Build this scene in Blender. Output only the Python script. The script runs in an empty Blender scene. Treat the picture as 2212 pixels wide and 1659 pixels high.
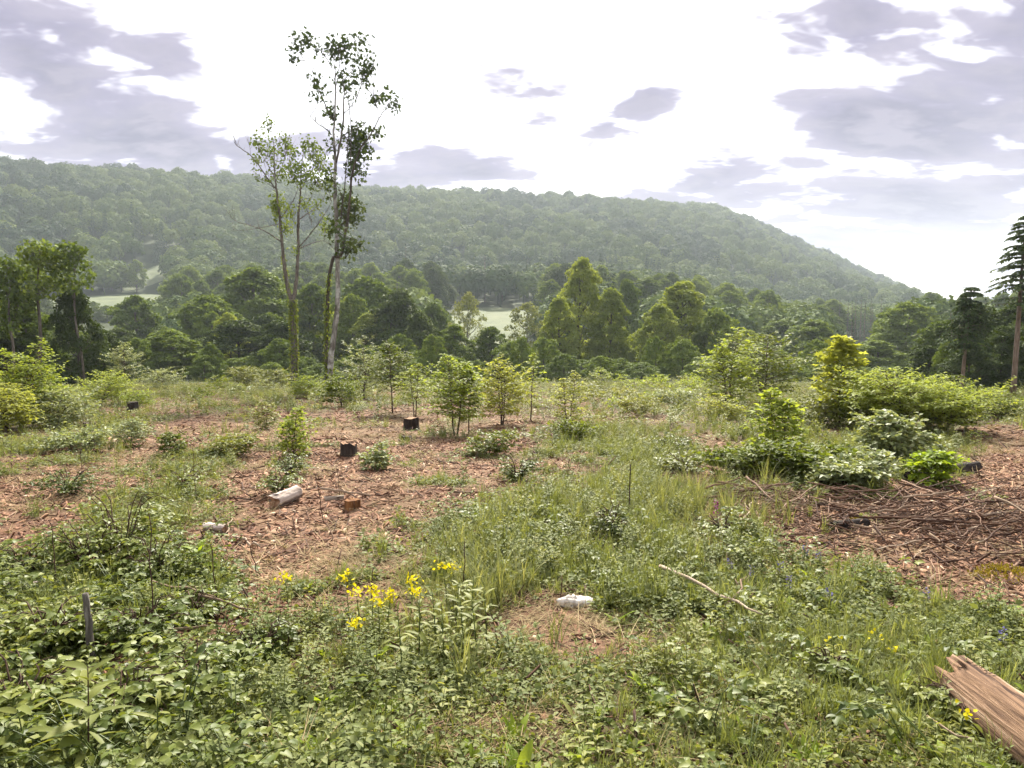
import bpy, math, random
import numpy as np

rng = np.random.default_rng(11)
random.seed(11)
PI = math.pi
scene = bpy.context.scene
COL = scene.collection

# ---------------------------------------------------------------- camera
FPX, CU, CV = 1639.6, 1106.0, 829.5          # focal length and centre in picture units (2212 x 1659)
TANP = 0.0869
PITCH = math.atan(TANP)
CAM = np.array([0.0, 0.0, 1.62])
cam_data = bpy.data.cameras.new('camera')
cam_data.sensor_width = 36.0
cam_data.lens = 36.0 * FPX / 2212.0
cam_data.clip_start = 0.05
cam_data.clip_end = 20000
cam = bpy.data.objects.new('camera', cam_data)
cam.location = CAM
cam.rotation_euler = (PI / 2 - PITCH, 0, 0)
COL.objects.link(cam)
scene.camera = cam

# ---------------------------------------------------------------- light, sky, exposure
SUN_AZ, SUN_EL = math.radians(4), math.radians(42)      # azimuth clockwise from +Y (straight ahead)
sun_data = bpy.data.lights.new('sun', 'SUN')
sun_data.energy = 5.0
sun_data.angle = math.radians(5)
sun_data.color = (1.0, 0.93, 0.82)
sun = bpy.data.objects.new('sun', sun_data)
sun.rotation_euler = (PI / 2 - SUN_EL, 0, PI - SUN_AZ)
COL.objects.link(sun)

vs = scene.view_settings
vs.view_transform = 'Standard'
vs.look = 'None'
vs.gamma = 1.0
vs.exposure = 1.55
vs.use_curve_mapping = False

cy = scene.cycles
cy.max_bounces = 4
cy.diffuse_bounces = 3
cy.glossy_bounces = 2
cy.transmission_bounces = 4
cy.transparent_max_bounces = 4
cy.volume_bounces = 1
cy.caustics_reflective = False
cy.caustics_refractive = False
cy.use_denoising = True
cy.use_adaptive_sampling = True
cy.adaptive_threshold = 0.03
cy.sample_clamp_indirect = 6.0


class NT:
    """small helper to write node trees"""
    def __init__(self, tree):
        self.t = tree
        tree.nodes.clear()

    def n(self, kind, **kw):
        nd = self.t.nodes.new(kind)
        ins = kw.pop('ins', {})
        for k, v in kw.items():
            setattr(nd, k, v)
        for k, v in ins.items():
            self.set(nd.inputs[k], v)
        return nd

    def set(self, sock, v):
        if isinstance(v, bpy.types.NodeSocket):
            self.t.links.new(v, sock)
        else:
            sock.default_value = v

    def math(self, op, a, b=0.0, c=None, clamp=False):
        nd = self.t.nodes.new('ShaderNodeMath')
        nd.operation = op
        nd.use_clamp = clamp
        self.set(nd.inputs[0], a)
        self.set(nd.inputs[1], b)
        if c is not None:
            self.set(nd.inputs[2], c)
        return nd.outputs[0]

    def mix(self, f, a, b, blend='MIX'):
        nd = self.t.nodes.new('ShaderNodeMix')
        nd.data_type = 'RGBA'
        nd.blend_type = blend
        self.set(nd.inputs[0], f)
        self.set(nd.inputs[6], a)
        self.set(nd.inputs[7], b)
        return nd.outputs[2]

    def ramp(self, f, stops, interp='LINEAR'):
        nd = self.t.nodes.new('ShaderNodeValToRGB')
        cr = nd.color_ramp
        cr.interpolation = interp
        while len(cr.elements) < len(stops):
            cr.elements.new(0.5)
        for e, (p, c) in zip(cr.elements, stops):
            e.position = p
            e.color = (c[0], c[1], c[2], 1) if not isinstance(c, float) else (c, c, c, 1)
        self.set(nd.inputs[0], f)
        return nd.outputs[0]

    def noise(self, vec, scale, detail=3, rough=0.55, dist=0.0):
        nd = self.t.nodes.new('ShaderNodeTexNoise')
        nd.inputs['Scale'].default_value = scale
        nd.inputs['Detail'].default_value = detail
        nd.inputs['Roughness'].default_value = rough
        nd.inputs['Distortion'].default_value = dist
        if vec is not None:
            self.set(nd.inputs['Vector'], vec)
        return nd


def azel(u, v):
    xc, yc = (u - CU) / FPX, (CV - v) / FPX
    d = np.array([xc, math.cos(PITCH) + yc * math.sin(PITCH), -math.sin(PITCH) + yc * math.cos(PITCH)])
    d /= np.linalg.norm(d)
    return math.atan2(d[0], d[1]), math.asin(d[2])


world = bpy.data.worlds.new('World')
scene.world = world
world.use_nodes = True
W = NT(world.node_tree)
tc = W.n('ShaderNodeTexCoord')
N = tc.outputs['Generated']
sep = W.n('ShaderNodeSeparateXYZ', ins={0: N})
sx, sy, sz = sep.outputs
az = W.math('ARCTAN2', sx, sy)
el = W.math('ARCSINE', sz)
ae = W.n('ShaderNodeCombineXYZ', ins={0: az, 1: el}).outputs[0]
# flat cloud deck seen in perspective
den = W.math('ADD', W.math('MAXIMUM', sz, 0.0), 0.24)
deck = W.n('ShaderNodeCombineXYZ', ins={0: W.math('DIVIDE', sx, den), 1: W.math('DIVIDE', sy, den)}).outputs[0]
mapd = W.n('ShaderNodeMapping', ins={0: deck, 'Rotation': (0, 0, math.radians(28)), 'Scale': (1.0, 1.5, 1.0)}).outputs[0]
nA = W.noise(mapd, 1.35, 5, 0.55, 0.5).outputs[0]
nB = W.noise(mapd, 6.5, 3, 0.55, 0.3).outputs[0]
nz = W.math('ADD', W.math('MULTIPLY', nA, 0.66), W.math('MULTIPLY', nB, 0.34))
# cloud banks (+) and the bright opening round the veiled sun (-), as directions in the sky
BANKS = [  # u, v, half width, half height, tilt, weight
    (330, 280, 300, 110, -24, 0.30), (60, 90, 200, 80, -25, 0.18), (430, 365, 280, 75, -4, 0.50), (390, 150, 100, 70, -30, 0.34),
    (80, 330, 170, 50, -14, 0.30), (900, 345, 190, 70, -5, 0.52), (1060, 365, 130, 45, -5, 0.40), (820, 405, 130, 40, 0, 0.40), (80, 170, 200, 60, -20, 0.16),
    (1395, 240, 90, 50, 20, 0.50), (1535, 345, 110, 55, 8, 0.52), (1400, 430, 120, 42, 10, 0.42), (1545, 425, 140, 42, 8, 0.50), (1300, 280, 40, 22, 20, 0.3),
    (1960, 290, 380, 100, 18, 0.40), (2080, 90, 330, 90, 24, 0.30), (2080, 430, 330, 90, 6, 0.42), (1850, 60, 130, 60, 25, 0.25),
    (1780, 545, 130, 32, -10, 0.50), (650, 310, 140, 70, 0, 0.36), (1930, 590, 120, 14, 0, 0.25),
]
OPEN = [(1080, 130, 560, 330, 0, 0.30), (1750, 520, 330, 90, -8, 0.12), (640, 120, 200, 150, 0, 0.15), (1300, 400, 200, 100, 0, 0.12)]
bias = None
for lst, sgn in ((BANKS, 1.0), (OPEN, -1.0)):
    for (u, v, hw, hh, tilt, w) in lst:
        a, e = azel(u, v)
        m = W.n('ShaderNodeMapping', vector_type='TEXTURE', ins={0: ae, 'Location': (a, e, 0), 'Rotation': (0, 0, math.radians(tilt)),
                                                                'Scale': (hw * 1.25 / FPX, hh * 1.25 / FPX, 1)}).outputs[0]
        g = W.n('ShaderNodeTexGradient', gradient_type='SPHERICAL', ins={0: m}).outputs[1]
        t = W.math('MULTIPLY', W.math('SMOOTH_MIN', g, 0.75, 0.3), w * sgn * 1.35)
        bias = t if bias is None else W.math('ADD', bias, t)
cov = W.math('ADD', W.math('MULTIPLY_ADD', W.math('SUBTRACT', nz, 0.5), 2.9, 0.5), W.math('MULTIPLY', bias, 0.74))
cmask = W.n('ShaderNodeMapRange', interpolation_type='SMOOTHSTEP', ins={0: cov, 1: 0.42, 2: 0.88}).outputs[0]
sky = W.n('ShaderNodeTexSky', sky_type='NISHITA')
sky.sun_disc = False
sky.sun_elevation = SUN_EL
sky.sun_rotation = SUN_AZ
sky.altitude = 400
sky.air_density = 1.0
sky.dust_density = 2.5
sky.ozone_density = 1.0
skyb = W.mix(1.0, sky.outputs[0], (0.10, 0.10, 0.10, 1), 'MULTIPLY')
# thin white veil over the whole sky, thinner near the horizon where pale blue shows
veil = W.n('ShaderNodeMapRange', ins={0: el, 1: 0.0, 2: 0.22, 3: 0.45, 4: 0.85}).outputs[0]
clear = W.mix(veil, skyb, (0.92, 0.91, 0.93, 1))
core = W.n('ShaderNodeMapRange', ins={0: cov, 1: 0.44, 2: 0.95}).outputs[0]
cloudc = W.ramp(core, [(0.0, (0.80, 0.76, 0.80)), (0.16, (0.42, 0.37, 0.45)), (0.42, (0.205, 0.182, 0.275)), (1.0, (0.098, 0.088, 0.155))])
cloudc = W.mix(W.math('MINIMUM', W.math('MULTIPLY', W.math('SUBTRACT', nB, 0.42), 2.2, clamp=True), 0.40), cloudc, (0.34, 0.305, 0.37, 1))
skyc = W.mix(W.n('ShaderNodeMapRange', interpolation_type='SMOOTHSTEP', ins={0: cmask, 1: 0.0, 2: 0.75}).outputs[0], clear, cloudc)
bg = W.n('ShaderNodeBackground', ins={0: skyc, 1: 0.62})
W.n('ShaderNodeOutputWorld', ins={0: bg.outputs[0]})
world.cycles.sampling_method = 'MANUAL'
world.cycles.sample_map_resolution = 512


# ---------------------------------------------------------------- picture <-> place
def ray(u, v):
    xc, yc = (u - CU) / FPX, (CV - v) / FPX
    return np.array([xc, math.cos(PITCH) + yc * math.sin(PITCH), -math.sin(PITCH) + yc * math.cos(PITCH)])


def at_depth(u, v, Y):
    d = ray(u, v)
    return CAM + d * (Y / d[1])


def to_pix(x, y, z):
    dz = z - CAM[2]
    f = y * math.cos(PITCH) - dz * math.sin(PITCH)
    up = y * math.sin(PITCH) + dz * math.cos(PITCH)
    f = np.maximum(f, 0.05)
    return CU + FPX * x / f, CV - FPX * up / f


# ---------------------------------------------------------------- noise and ground height
def _hash(ix, iy, seed):
    h = (ix.astype(np.int64) * 374761393 + iy.astype(np.int64) * 668265263 + seed * 1442695041) & 0x7fffffff
    h = ((h ^ (h >> 13)) * 1274126177) & 0x7fffffff
    return ((h ^ (h >> 16)) & 0xffff) / 65535.0


def vnoise(x, y, seed=0):
    x0, y0 = np.floor(x), np.floor(y)
    fx, fy = x - x0, y - y0
    fx = fx * fx * (3 - 2 * fx)
    fy = fy * fy * (3 - 2 * fy)
    a, b = _hash(x0, y0, seed), _hash(x0 + 1, y0, seed)
    c, d = _hash(x0, y0 + 1, seed), _hash(x0 + 1, y0 + 1, seed)
    return (a * (1 - fx) + b * fx) * (1 - fy) + (c * (1 - fx) + d * fx) * fy


def fbm(x, y, octs=4, seed=0):
    s, a, t = 0.0, 1.0, 0.0
    for k in range(octs):
        s = s + a * vnoise(x * 2 ** k + 17.3 * k, y * 2 ** k - 9.1 * k, seed + k)
        t += a
        a *= 0.5
    return s / t


RU = np.array([-700, 0, 200, 400, 560, 780, 1000, 1300, 1450, 1540, 1620, 1700, 1780, 1850, 1930, 2000, 2060, 2212, 2800.])
RV = np.array([362, 372, 388, 402, 415, 432, 443, 460, 468, 474, 497, 532, 562, 592, 622, 650, 660, 664, 668.])
RY = np.array([620, 650, 720, 780, 820, 880, 950, 1050, 1100, 1130, 1150, 1180, 1220, 1280, 1350, 1450, 1600, 1800, 1900.])
RT = (RU - CU) / FPX
RZ = CAM[2] + (687 - RV) / FPX * RY - 11.0
PY = np.array([-3000, -300, -40, 0, 60, 75, 110, 150, 200, 260, 320, 380, 460.])
PZ = np.array([40, 16, 2.2, 0, -3.6, -4.6, -7.2, -8.6, -3.0, 4.0, 10.0, 15, 19.])


def smooth_interp(x, xp, fp):
    w = np.maximum(2.0, np.abs(x) * 0.05)
    return (np.interp(x - w, xp, fp) + 2 * np.interp(x, xp, fp) + np.interp(x + w, xp, fp)) / 4


def ground(x, y):
    x = np.asarray(x, float)
    y = np.asarray(y, float)
    tq = x / np.maximum(y, 60.0)
    op = np.clip((tq - .12) / .26, 0, 1)
    op = 1 - .86 * op * op * (3 - 2 * op)
    prof = lambda yy: np.where(yy > 150, -8.6 + (smooth_interp(yy, PY, PZ) + 8.6) * op, smooth_interp(yy, PY, PZ))
    z = prof(y)
    r = np.hypot(x, y)
    t = x / np.maximum(y, 60.0)
    yr = np.interp(t, RT, RY)
    zr = np.interp(t, RT, RZ)
    yf = 370.0 + 60 * np.clip(t, -1, 1)
    s = np.clip((y - yf) / (yr - yf), 0, 1)
    zf = prof(np.minimum(y, yf))
    hill = zf + (zr - zf) * np.sin(s * PI / 2) ** 1.15 - np.maximum(y - yr, 0) * 0.10
    hill = np.maximum(hill, -20)
    z = np.where(y > yf, hill, z)
    # lie of the land, hummocks, clods
    far = np.clip((y - 120) / 200, 0, 1)
    z = z + far * (fbm(x / 130, y / 130, 3, 5) - 0.5) * np.where(s > 0, 26 * (1 - s) * np.minimum(1, s * 4 + 0.15), 4)
    near = np.clip(1 - r / 90, 0, 1)
    z = z + near * ((fbm(x / 5, y / 5, 3, 21) - 0.5) * 0.34 + (fbm(x / 0.9, y / 0.9, 3, 31) - 0.5) * 0.11)
    return z


G0 = float(ground(0.0, 0.0))


def G(x, y):
    return ground(x, y) - G0 * np.exp(-(np.hypot(x, y) / 6) ** 2)


_T = np.concatenate([np.geomspace(1.2, 120, 1500), np.geomspace(120.5, 2500, 500)])


def hit(u, v):
    d = ray(u, v)
    P = CAM + d * _T[:, None]
    below = P[:, 2] < G(P[:, 0], P[:, 1])
    return P[int(np.argmax(below))] if below.any() else P[-1]


# ---------------------------------------------------------------- mesh tools
class MB:
    def __init__(self):
        self.v, self.f, self.t, self.n = [], [], [], 0

    def add(self, V, F, tint=0.5):
        V = np.asarray(V, float).reshape(-1, 3)
        F = np.asarray(F, int).reshape(-1, 3)
        self.v.append(V)
        self.f.append(F + self.n)
        tt = np.asarray(tint, float)
        self.t.append(np.broadcast_to(tt, (len(V),)) if tt.ndim == 0 else tt)
        self.n += len(V)

    def arrays(self):
        return np.concatenate(self.v), np.concatenate(self.f), np.concatenate(self.t)

    def tube(self, pts, radii, sides=6, tint=0.5, cap=True, rough=0.0, flat=1.0):
        pts = np.asarray(pts, float)
        m = len(pts)
        radii = np.interp(np.linspace(0, 1, m), np.linspace(0, 1, len(np.atleast_1d(radii))), np.atleast_1d(radii))
        tan = np.gradient(pts, axis=0)
        tan /= np.linalg.norm(tan, axis=1)[:, None] + 1e-9
        ref = np.array([0, 0, 1.0]) if abs(tan[0][2]) < 0.8 else np.array([1.0, 0, 0])
        A = np.cross(ref, tan)
        A /= np.linalg.norm(A, axis=1)[:, None] + 1e-9
        B = np.cross(tan, A)
        th = np.arange(sides) * 2 * PI / sides
        rr = radii[:, None] * (1 + rough * (rng.random((m, sides)) - 0.5))
        V = pts[:, None, :] + rr[:, :, None] * (np.cos(th)[None, :, None] * A[:, None, :] + flat * np.sin(th)[None, :, None] * B[:, None, :])
        V = V.reshape(-1, 3)
        F = []
        for i in range(m - 1):
            for k in range(sides):
                a, b = i * sides + k, i * sides + (k + 1) % sides
                c, d = a + sides, b + sides
                F += [(a, b, d), (a, d, c)]
        if cap:
            V = np.vstack([V, pts[0], pts[-1]])
            e = len(V) - 1
            for k in range(sides):
                F.append((e - 1, (k + 1) % sides, k))
                F.append((e, (m - 1) * sides + k, (m - 1) * sides + (k + 1) % sides))
        self.add(V, F, tint)

    def leaves(self, P, D, Nn, L, Wd, kind='mid', tint=None):
        """one leaf per row: P base, D direction, Nn rough normal"""
        P, D, Nn = (np.asarray(a, float).reshape(-1, 3) for a in (P, D, Nn))
        k = len(P)
        if k == 0:
            return
        D = D / (np.linalg.norm(D, axis=1)[:, None] + 1e-9)
        S = np.cross(Nn, D)
        S /= np.linalg.norm(S, axis=1)[:, None] + 1e-9
        U = np.cross(D, S)
        T, F = LEAF[kind]
        L = np.broadcast_to(np.asarray(L, float), (k,))
        Wd = np.broadcast_to(np.asarray(Wd, float), (k,))
        V = (P[:, None, :] + T[None, :, 0, None] * (D * L[:, None])[:, None, :]
             + T[None, :, 1, None] * (S * Wd[:, None])[:, None, :] + T[None, :, 2, None] * (U * L[:, None])[:, None, :])
        idx = (np.arange(k) * len(T))[:, None, None] + F[None]
        if tint is None:
            tint = rng.random(k)
        tint = np.broadcast_to(np.asarray(tint, float), (k,))
        self.add(V.reshape(-1, 3), idx.reshape(-1, 3), np.repeat(tint, len(T)))

    def mesh(self, name, mat, smooth=False):
        V, F, T = self.arrays()
        me = bpy.data.meshes.new(name)
        me.vertices.add(len(V))
        me.vertices.foreach_set('co', V.ravel())
        me.loops.add(len(F) * 3)
        me.loops.foreach_set('vertex_index', F.ravel().astype(np.int32))
        me.polygons.add(len(F))
        me.polygons.foreach_set('loop_start', (np.arange(len(F)) * 3).astype(np.int32))
        me.polygons.foreach_set('loop_total', np.full(len(F), 3, np.int32))
        if smooth:
            me.polygons.foreach_set('use_smooth', np.ones(len(F), bool))
        at = me.attributes.new('tint', 'FLOAT', 'POINT')
        at.data.foreach_set('value', T.astype(np.float32))
        me.materials.append(mat)
        me.update(calc_edges=True)
        return me


LEAF = {
    # folded diamond, 2 triangles
    'tiny': (np.array([[0, 0, 0], [.5, .5, .08], [.5, -.5, .08], [1, 0, -.05]]), np.array([[0, 3, 1], [0, 2, 3]])),
    # ovate, 6 triangles
    'mid': (np.array([[0, 0, 0], [.3, .46, .07], [.3, -.46, .07], [.68, .36, .05], [.68, -.36, .05], [1, 0, -.14], [.5, 0, -.01]]),
            np.array([[0, 6, 1], [0, 2, 6], [1, 6, 3], [2, 4, 6], [3, 6, 5], [4, 5, 6]])),
    # ragged spray of foliage for trees in the distance
    'spray': (np.array([[0, 0, 0], [.28, .5, .1], [.45, .16, 0], [.8, .42, -.05], [1, 0, -.12], [.75, -.34, 0], [.5, -.15, .03], [.25, -.52, .12]]),
              np.array([[0, 2, 1], [0, 6, 2], [0, 7, 6], [2, 4, 3], [2, 6, 4], [6, 5, 4]])),
    # lobed maple-like leaf
    'lobed': (np.array([[0, 0, 0], [.12, .42, .05], [.42, .22, 0], [.6, .55, .02], [.7, .16, 0], [1, 0, -.08], [.7, -.16, 0], [.6, -.55, .02], [.42, -.22, 0], [.12, -.42, .05]]),
              np.array([[0, 2, 1], [2, 4, 3], [0, 4, 2], [0, 6, 4], [4, 6, 5], [0, 8, 6], [6, 8, 7], [0, 9, 8]])),
    # long strap leaf
    'lance': (np.array([[0, .08, 0], [0, -.08, 0], [.25, .42, .10], [.25, -.42, .10], [.55, .5, .10], [.55, -.5, .10], [.8, .3, .0], [.8, -.3, .0], [1, 0, -.12],
                        [.25, 0, .07], [.55, 0, .065], [.8, 0, -.03]]),
              np.array([[0, 9, 2], [0, 1, 9], [1, 3, 9], [2, 9, 4], [9, 10, 4], [9, 3, 5], [9, 5, 10], [4, 10, 6], [10, 11, 6], [10, 5, 7], [10, 7, 11], [6, 11, 8], [11, 7, 8]])),
}


def unit(n):
    v = rng.normal(size=(n, 3))
    return v / np.linalg.norm(v, axis=1)[:, None]


# ---------------------------------------------------------------- materials
def material(name):
    m = bpy.data.materials.new(name)
    m.use_nodes = True
    return m, NT(m.node_tree)


def leaf_mat(name, dark, mid, light, trans=0.4, rough=0.5, var=0.35, spec=0.3):
    m, t = material(name)
    at = t.n('ShaderNodeAttribute', attribute_name='tint').outputs['Fac']
    oi = t.n('ShaderNodeObjectInfo').outputs['Random']
    f = t.math('ADD', t.math('MULTIPLY', at, 1 - var), t.math('MULTIPLY', oi, var))
    c = t.ramp(f, [(0.0, dark), (0.5, mid), (1.0, light)])
    p = t.n('ShaderNodeBsdfPrincipled', ins={'Base Color': c, 'Roughness': rough + .12, 'Specular IOR Level': spec * .4})
    tr = t.n('ShaderNodeBsdfTranslucent', ins={0: t.mix(1.0, c, (1.35, 1.25, 0.6, 1), 'MULTIPLY')})
    s = t.n('ShaderNodeMixShader', ins={0: trans, 1: p.outputs[0], 2: tr.outputs[0]})
    t.n('ShaderNodeOutputMaterial', ins={0: s.outputs[0]})
    return m


def bark_mat(name, a, b, c, scale=8.0, stretch=0.25, rough=0.9, bump=0.5, lichen=None):
    m, t = material(name)
    co = t.n('ShaderNodeTexCoord').outputs['Object']
    mp = t.n('ShaderNodeMapping', ins={0: co, 'Scale': (1, 1, stretch)}).outputs[0]
    n1 = t.noise(mp, scale, 6, 0.65, 0.4).outputs[0]
    n2 = t.noise(co, scale * 0.3, 3).outputs[0]
    at = t.n('ShaderNodeAttribute', attribute_name='tint').outputs['Fac']
    f = t.math('ADD', n1, t.math('MULTIPLY', t.math('SUBTRACT', at, 0.5), 0.35))
    col = t.ramp(f, [(0.30, a), (0.52, b), (0.72, c)])
    if lichen:
        lf = t.n('ShaderNodeMapRange', ins={0: n2, 1: 0.50, 2: 0.60}).outputs[0]
        col = t.mix(lf, col, (*lichen, 1))
    bp = t.n('ShaderNodeBump', ins={'Strength': bump, 'Distance': 0.02, 'Height': n1})
    p = t.n('ShaderNodeBsdfPrincipled', ins={'Base Color': col, 'Roughness': rough, 'Specular IOR Level': 0.2, 'Normal': bp.outputs[0]})
    t.n('ShaderNodeOutputMaterial', ins={0: p.outputs[0]})
    return m


def chip_mat(name, stops, rough=0.85):
    m, t = material(name)
    oi = t.n('ShaderNodeObjectInfo').outputs['Random']
    at = t.n('ShaderNodeAttribute', attribute_name='tint').outputs['Fac']
    co = t.n('ShaderNodeTexCoord').outputs['Object']
    n1 = t.noise(co, 60, 3).outputs[0]
    f = t.math('ADD', t.math('ADD', t.math('MULTIPLY', oi, 0.7), t.math('MULTIPLY', at, 0.3)), t.math('MULTIPLY', t.math('SUBTRACT', n1, 0.5), 0.3))
    c = t.ramp(f, stops)
    p = t.n('ShaderNodeBsdfPrincipled', ins={'Base Color': c, 'Roughness': rough, 'Specular IOR Level': 0.2})
    t.n('ShaderNodeOutputMaterial', ins={0: p.outputs[0]})
    return m


M = {}
M['tree_leaf'] = leaf_mat('tree_leaf', (0.052, 0.080, 0.018), (0.105, 0.152, 0.030), (0.184, 0.240, 0.050), .30, .55, .45, .2)
M['tree_leaf_fresh'] = leaf_mat('tree_leaf_fresh', (.110, .150, .026), (.200, .250, .048), (.300, .340, .080), .35, .55, .3, .2)
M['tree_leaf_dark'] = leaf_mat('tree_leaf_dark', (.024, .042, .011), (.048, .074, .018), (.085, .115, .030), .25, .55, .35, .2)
M['tree_leaf_grey'] = leaf_mat('tree_leaf_grey', (0.105, 0.120, 0.056), (0.166, 0.192, 0.081), (0.263, 0.280, 0.125), .30, .6, .3, .2)
M['hill_leaf'] = leaf_mat('hill_leaf', (.040, .070, .022), (.084, .124, .038), (.140, .182, .056), .20, .6, .6, .15)
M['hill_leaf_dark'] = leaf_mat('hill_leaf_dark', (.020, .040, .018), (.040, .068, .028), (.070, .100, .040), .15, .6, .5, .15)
M['needle'] = leaf_mat('needle', (0.015, 0.032, 0.017), (0.030, 0.055, 0.026), (0.060, 0.090, 0.039), .10, .6, .3, .2)
M['needle_soft'] = leaf_mat('needle_soft', (0.030, 0.052, 0.018), (0.060, 0.093, 0.029), (0.120, 0.160, 0.044), .15, .6, .3, .2)
M['sapling_leaf'] = leaf_mat('sapling_leaf', (.115, .165, .024), (.220, .280, .048), (.335, .385, .095), .54, .45, .3, .35)
_ = ((0.098, 0.146, 0.012), (0.184, 0.243, 0.020), (0.299, 0.335, 0.040), .50, .45, .3, .35)
M['sapling_dark'] = leaf_mat('sapling_dark', (0.054, 0.085, 0.013), (0.116, 0.156, 0.021), (0.217, 0.247, 0.037), .42, .45, .3, .35)
M['yellow_leaf'] = leaf_mat('yellow_leaf', (.140, .172, .024), (.245, .275, .048), (.345, .375, .095), .54, .45, .3, .35)
M['pale_leaf'] = leaf_mat('pale_leaf', (0.115, 0.157, 0.060), (0.207, 0.248, 0.110), (0.345, 0.367, 0.190), .38, .4, .2, .5)
M['bramble_leaf'] = leaf_mat('bramble_leaf', (.038, .062, .014), (.110, .145, .028), (.240, .260, .055), .34, .38, .35, .5)
M['herb_leaf'] = leaf_mat('herb_leaf', (.070, .090, .020), (.165, .190, .045), (.300, .305, .090), .38, .42, .4, .4)
M['mint_leaf'] = leaf_mat('mint_leaf', (.062, .086, .028), (.135, .165, .052), (.235, .255, .095), .32, .5, .35, .35)
M['grass'] = leaf_mat('grass', (.090, .115, .028), (.160, .190, .060), (.270, .290, .135), .38, .45, .4, .35)
M['blue_grass'] = leaf_mat('blue_grass', (0.109, 0.132, 0.048), (0.189, 0.210, 0.081), (0.319, 0.318, 0.133), .32, .5, .3, .35)
M['straw'] = leaf_mat('straw', (.130, .095, .045), (.250, .190, .095), (.400, .320, .180), .20, .6, .5, .2)
M['bright_leaf'] = leaf_mat('bright_leaf', (.120, .190, .014), (.190, .270, .022), (.280, .350, .045), .50, .4, .3, .4)
M['moss'] = leaf_mat('moss', (.10, .085, .010), (.19, .155, .018), (.30, .24, .04), .2, .8, .3, .1)
M['flower_yellow'] = leaf_mat('flower_yellow', (.40, .36, .01), (.58, .52, .015), (.72, .64, .04), .35, .5, .2, .2)
M['flower_blue'] = leaf_mat('flower_blue', (.07, .07, .22), (.13, .12, .32), (.22, .20, .42), .3, .5, .2, .2)
M['flower_purple'] = leaf_mat('flower_purple', (.14, .02, .14), (.24, .04, .22), (.34, .09, .30), .3, .5, .2, .2)
M['stem'] = bark_mat('stem', (.035, .020, .014), (.070, .042, .028), (.12, .080, .05), 30, .2)
M['green_stem'] = bark_mat('green_stem', (.05, .07, .02), (.09, .12, .03), (.14, .16, .05), 30, .2)
M['bark'] = bark_mat('bark', (.030, .024, .018), (.065, .052, .038), (.13, .105, .075), 9, .2)
M['bark_pale'] = bark_mat('bark_pale', (.045, .038, .032), (.17, .155, .135), (.36, .34, .31), 5, .35, lichen=(.40, .39, .36))
M['bark_grey'] = bark_mat('bark_grey', (.055, .045, .036), (.12, .100, .080), (.24, .215, .18), 8, .2)
M['bark_spruce'] = bark_mat('bark_spruce', (.07, .05, .036), (.16, .115, .085), (.27, .205, .155), 9, .25)
M['dead_wood'] = bark_mat('dead_wood', (.10, .075, .055), (.27, .215, .165), (.46, .39, .31), 14, .12, bump=.8)
M['log_wood'] = bark_mat('log_wood', (.040, .020, .012), (.20, .120, .070), (.40, .28, .19), 30, .05, bump=1.0)
M['grey_post'] = bark_mat('grey_post', (.030, .025, .020), (.115, .100, .085), (.27, .25, .22), 45, .10, bump=1.0)
M['white_wood'] = bark_mat('white_wood', (.13, .095, .075), (.40, .33, .28), (.58, .50, .44), 16, .10, bump=.9)
M['stump_bark'] = bark_mat('stump_bark', (.012, .009, .008), (.028, .020, .016), (.060, .045, .034), 16, .3, bump=.8)
M['stump_orange'] = bark_mat('stump_orange', (.05, .022, .010), (.16, .070, .024), (.29, .14, .055), 22, .15, bump=.9)
M['cut_wood'] = bark_mat('cut_wood', (.16, .085, .045), (.30, .18, .105), (.44, .29, .18), 22, 1, bump=.3)
M['stick'] = chip_mat('stick', [(0.0, (.030, .015, .010)), (0.45, (.085, .045, .028)), (0.8, (.19, .115, .075)), (1.0, (.36, .27, .19))])
M['stick_pale'] = chip_mat('stick_pale', [(0.0, (.13, .085, .055)), (0.5, (.25, .18, .12)), (1.0, (.40, .32, .24))])
M['chip'] = chip_mat('chip', [(0.0, (.040, .018, .011)), (0.4, (.125, .058, .033)), (0.72, (.235, .124, .070)), (0.93, (.37, .245, .15)), (1.0, (.52, .42, .31))])
M['dead_leaf'] = chip_mat('dead_leaf', [(0.0, (.06, .028, .016)), (0.5, (.15, .070, .036)), (1.0, (.28, .165, .09))])
M['rust'] = bark_mat('rust', (.020, .012, .010), (.045, .026, .020), (.10, .055, .035), 40, .3)
M['stone'] = bark_mat('stone', (.22, .17, .13), (.62, .58, .53), (.80, .77, .73), 22, 1, bump=1.0)


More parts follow.
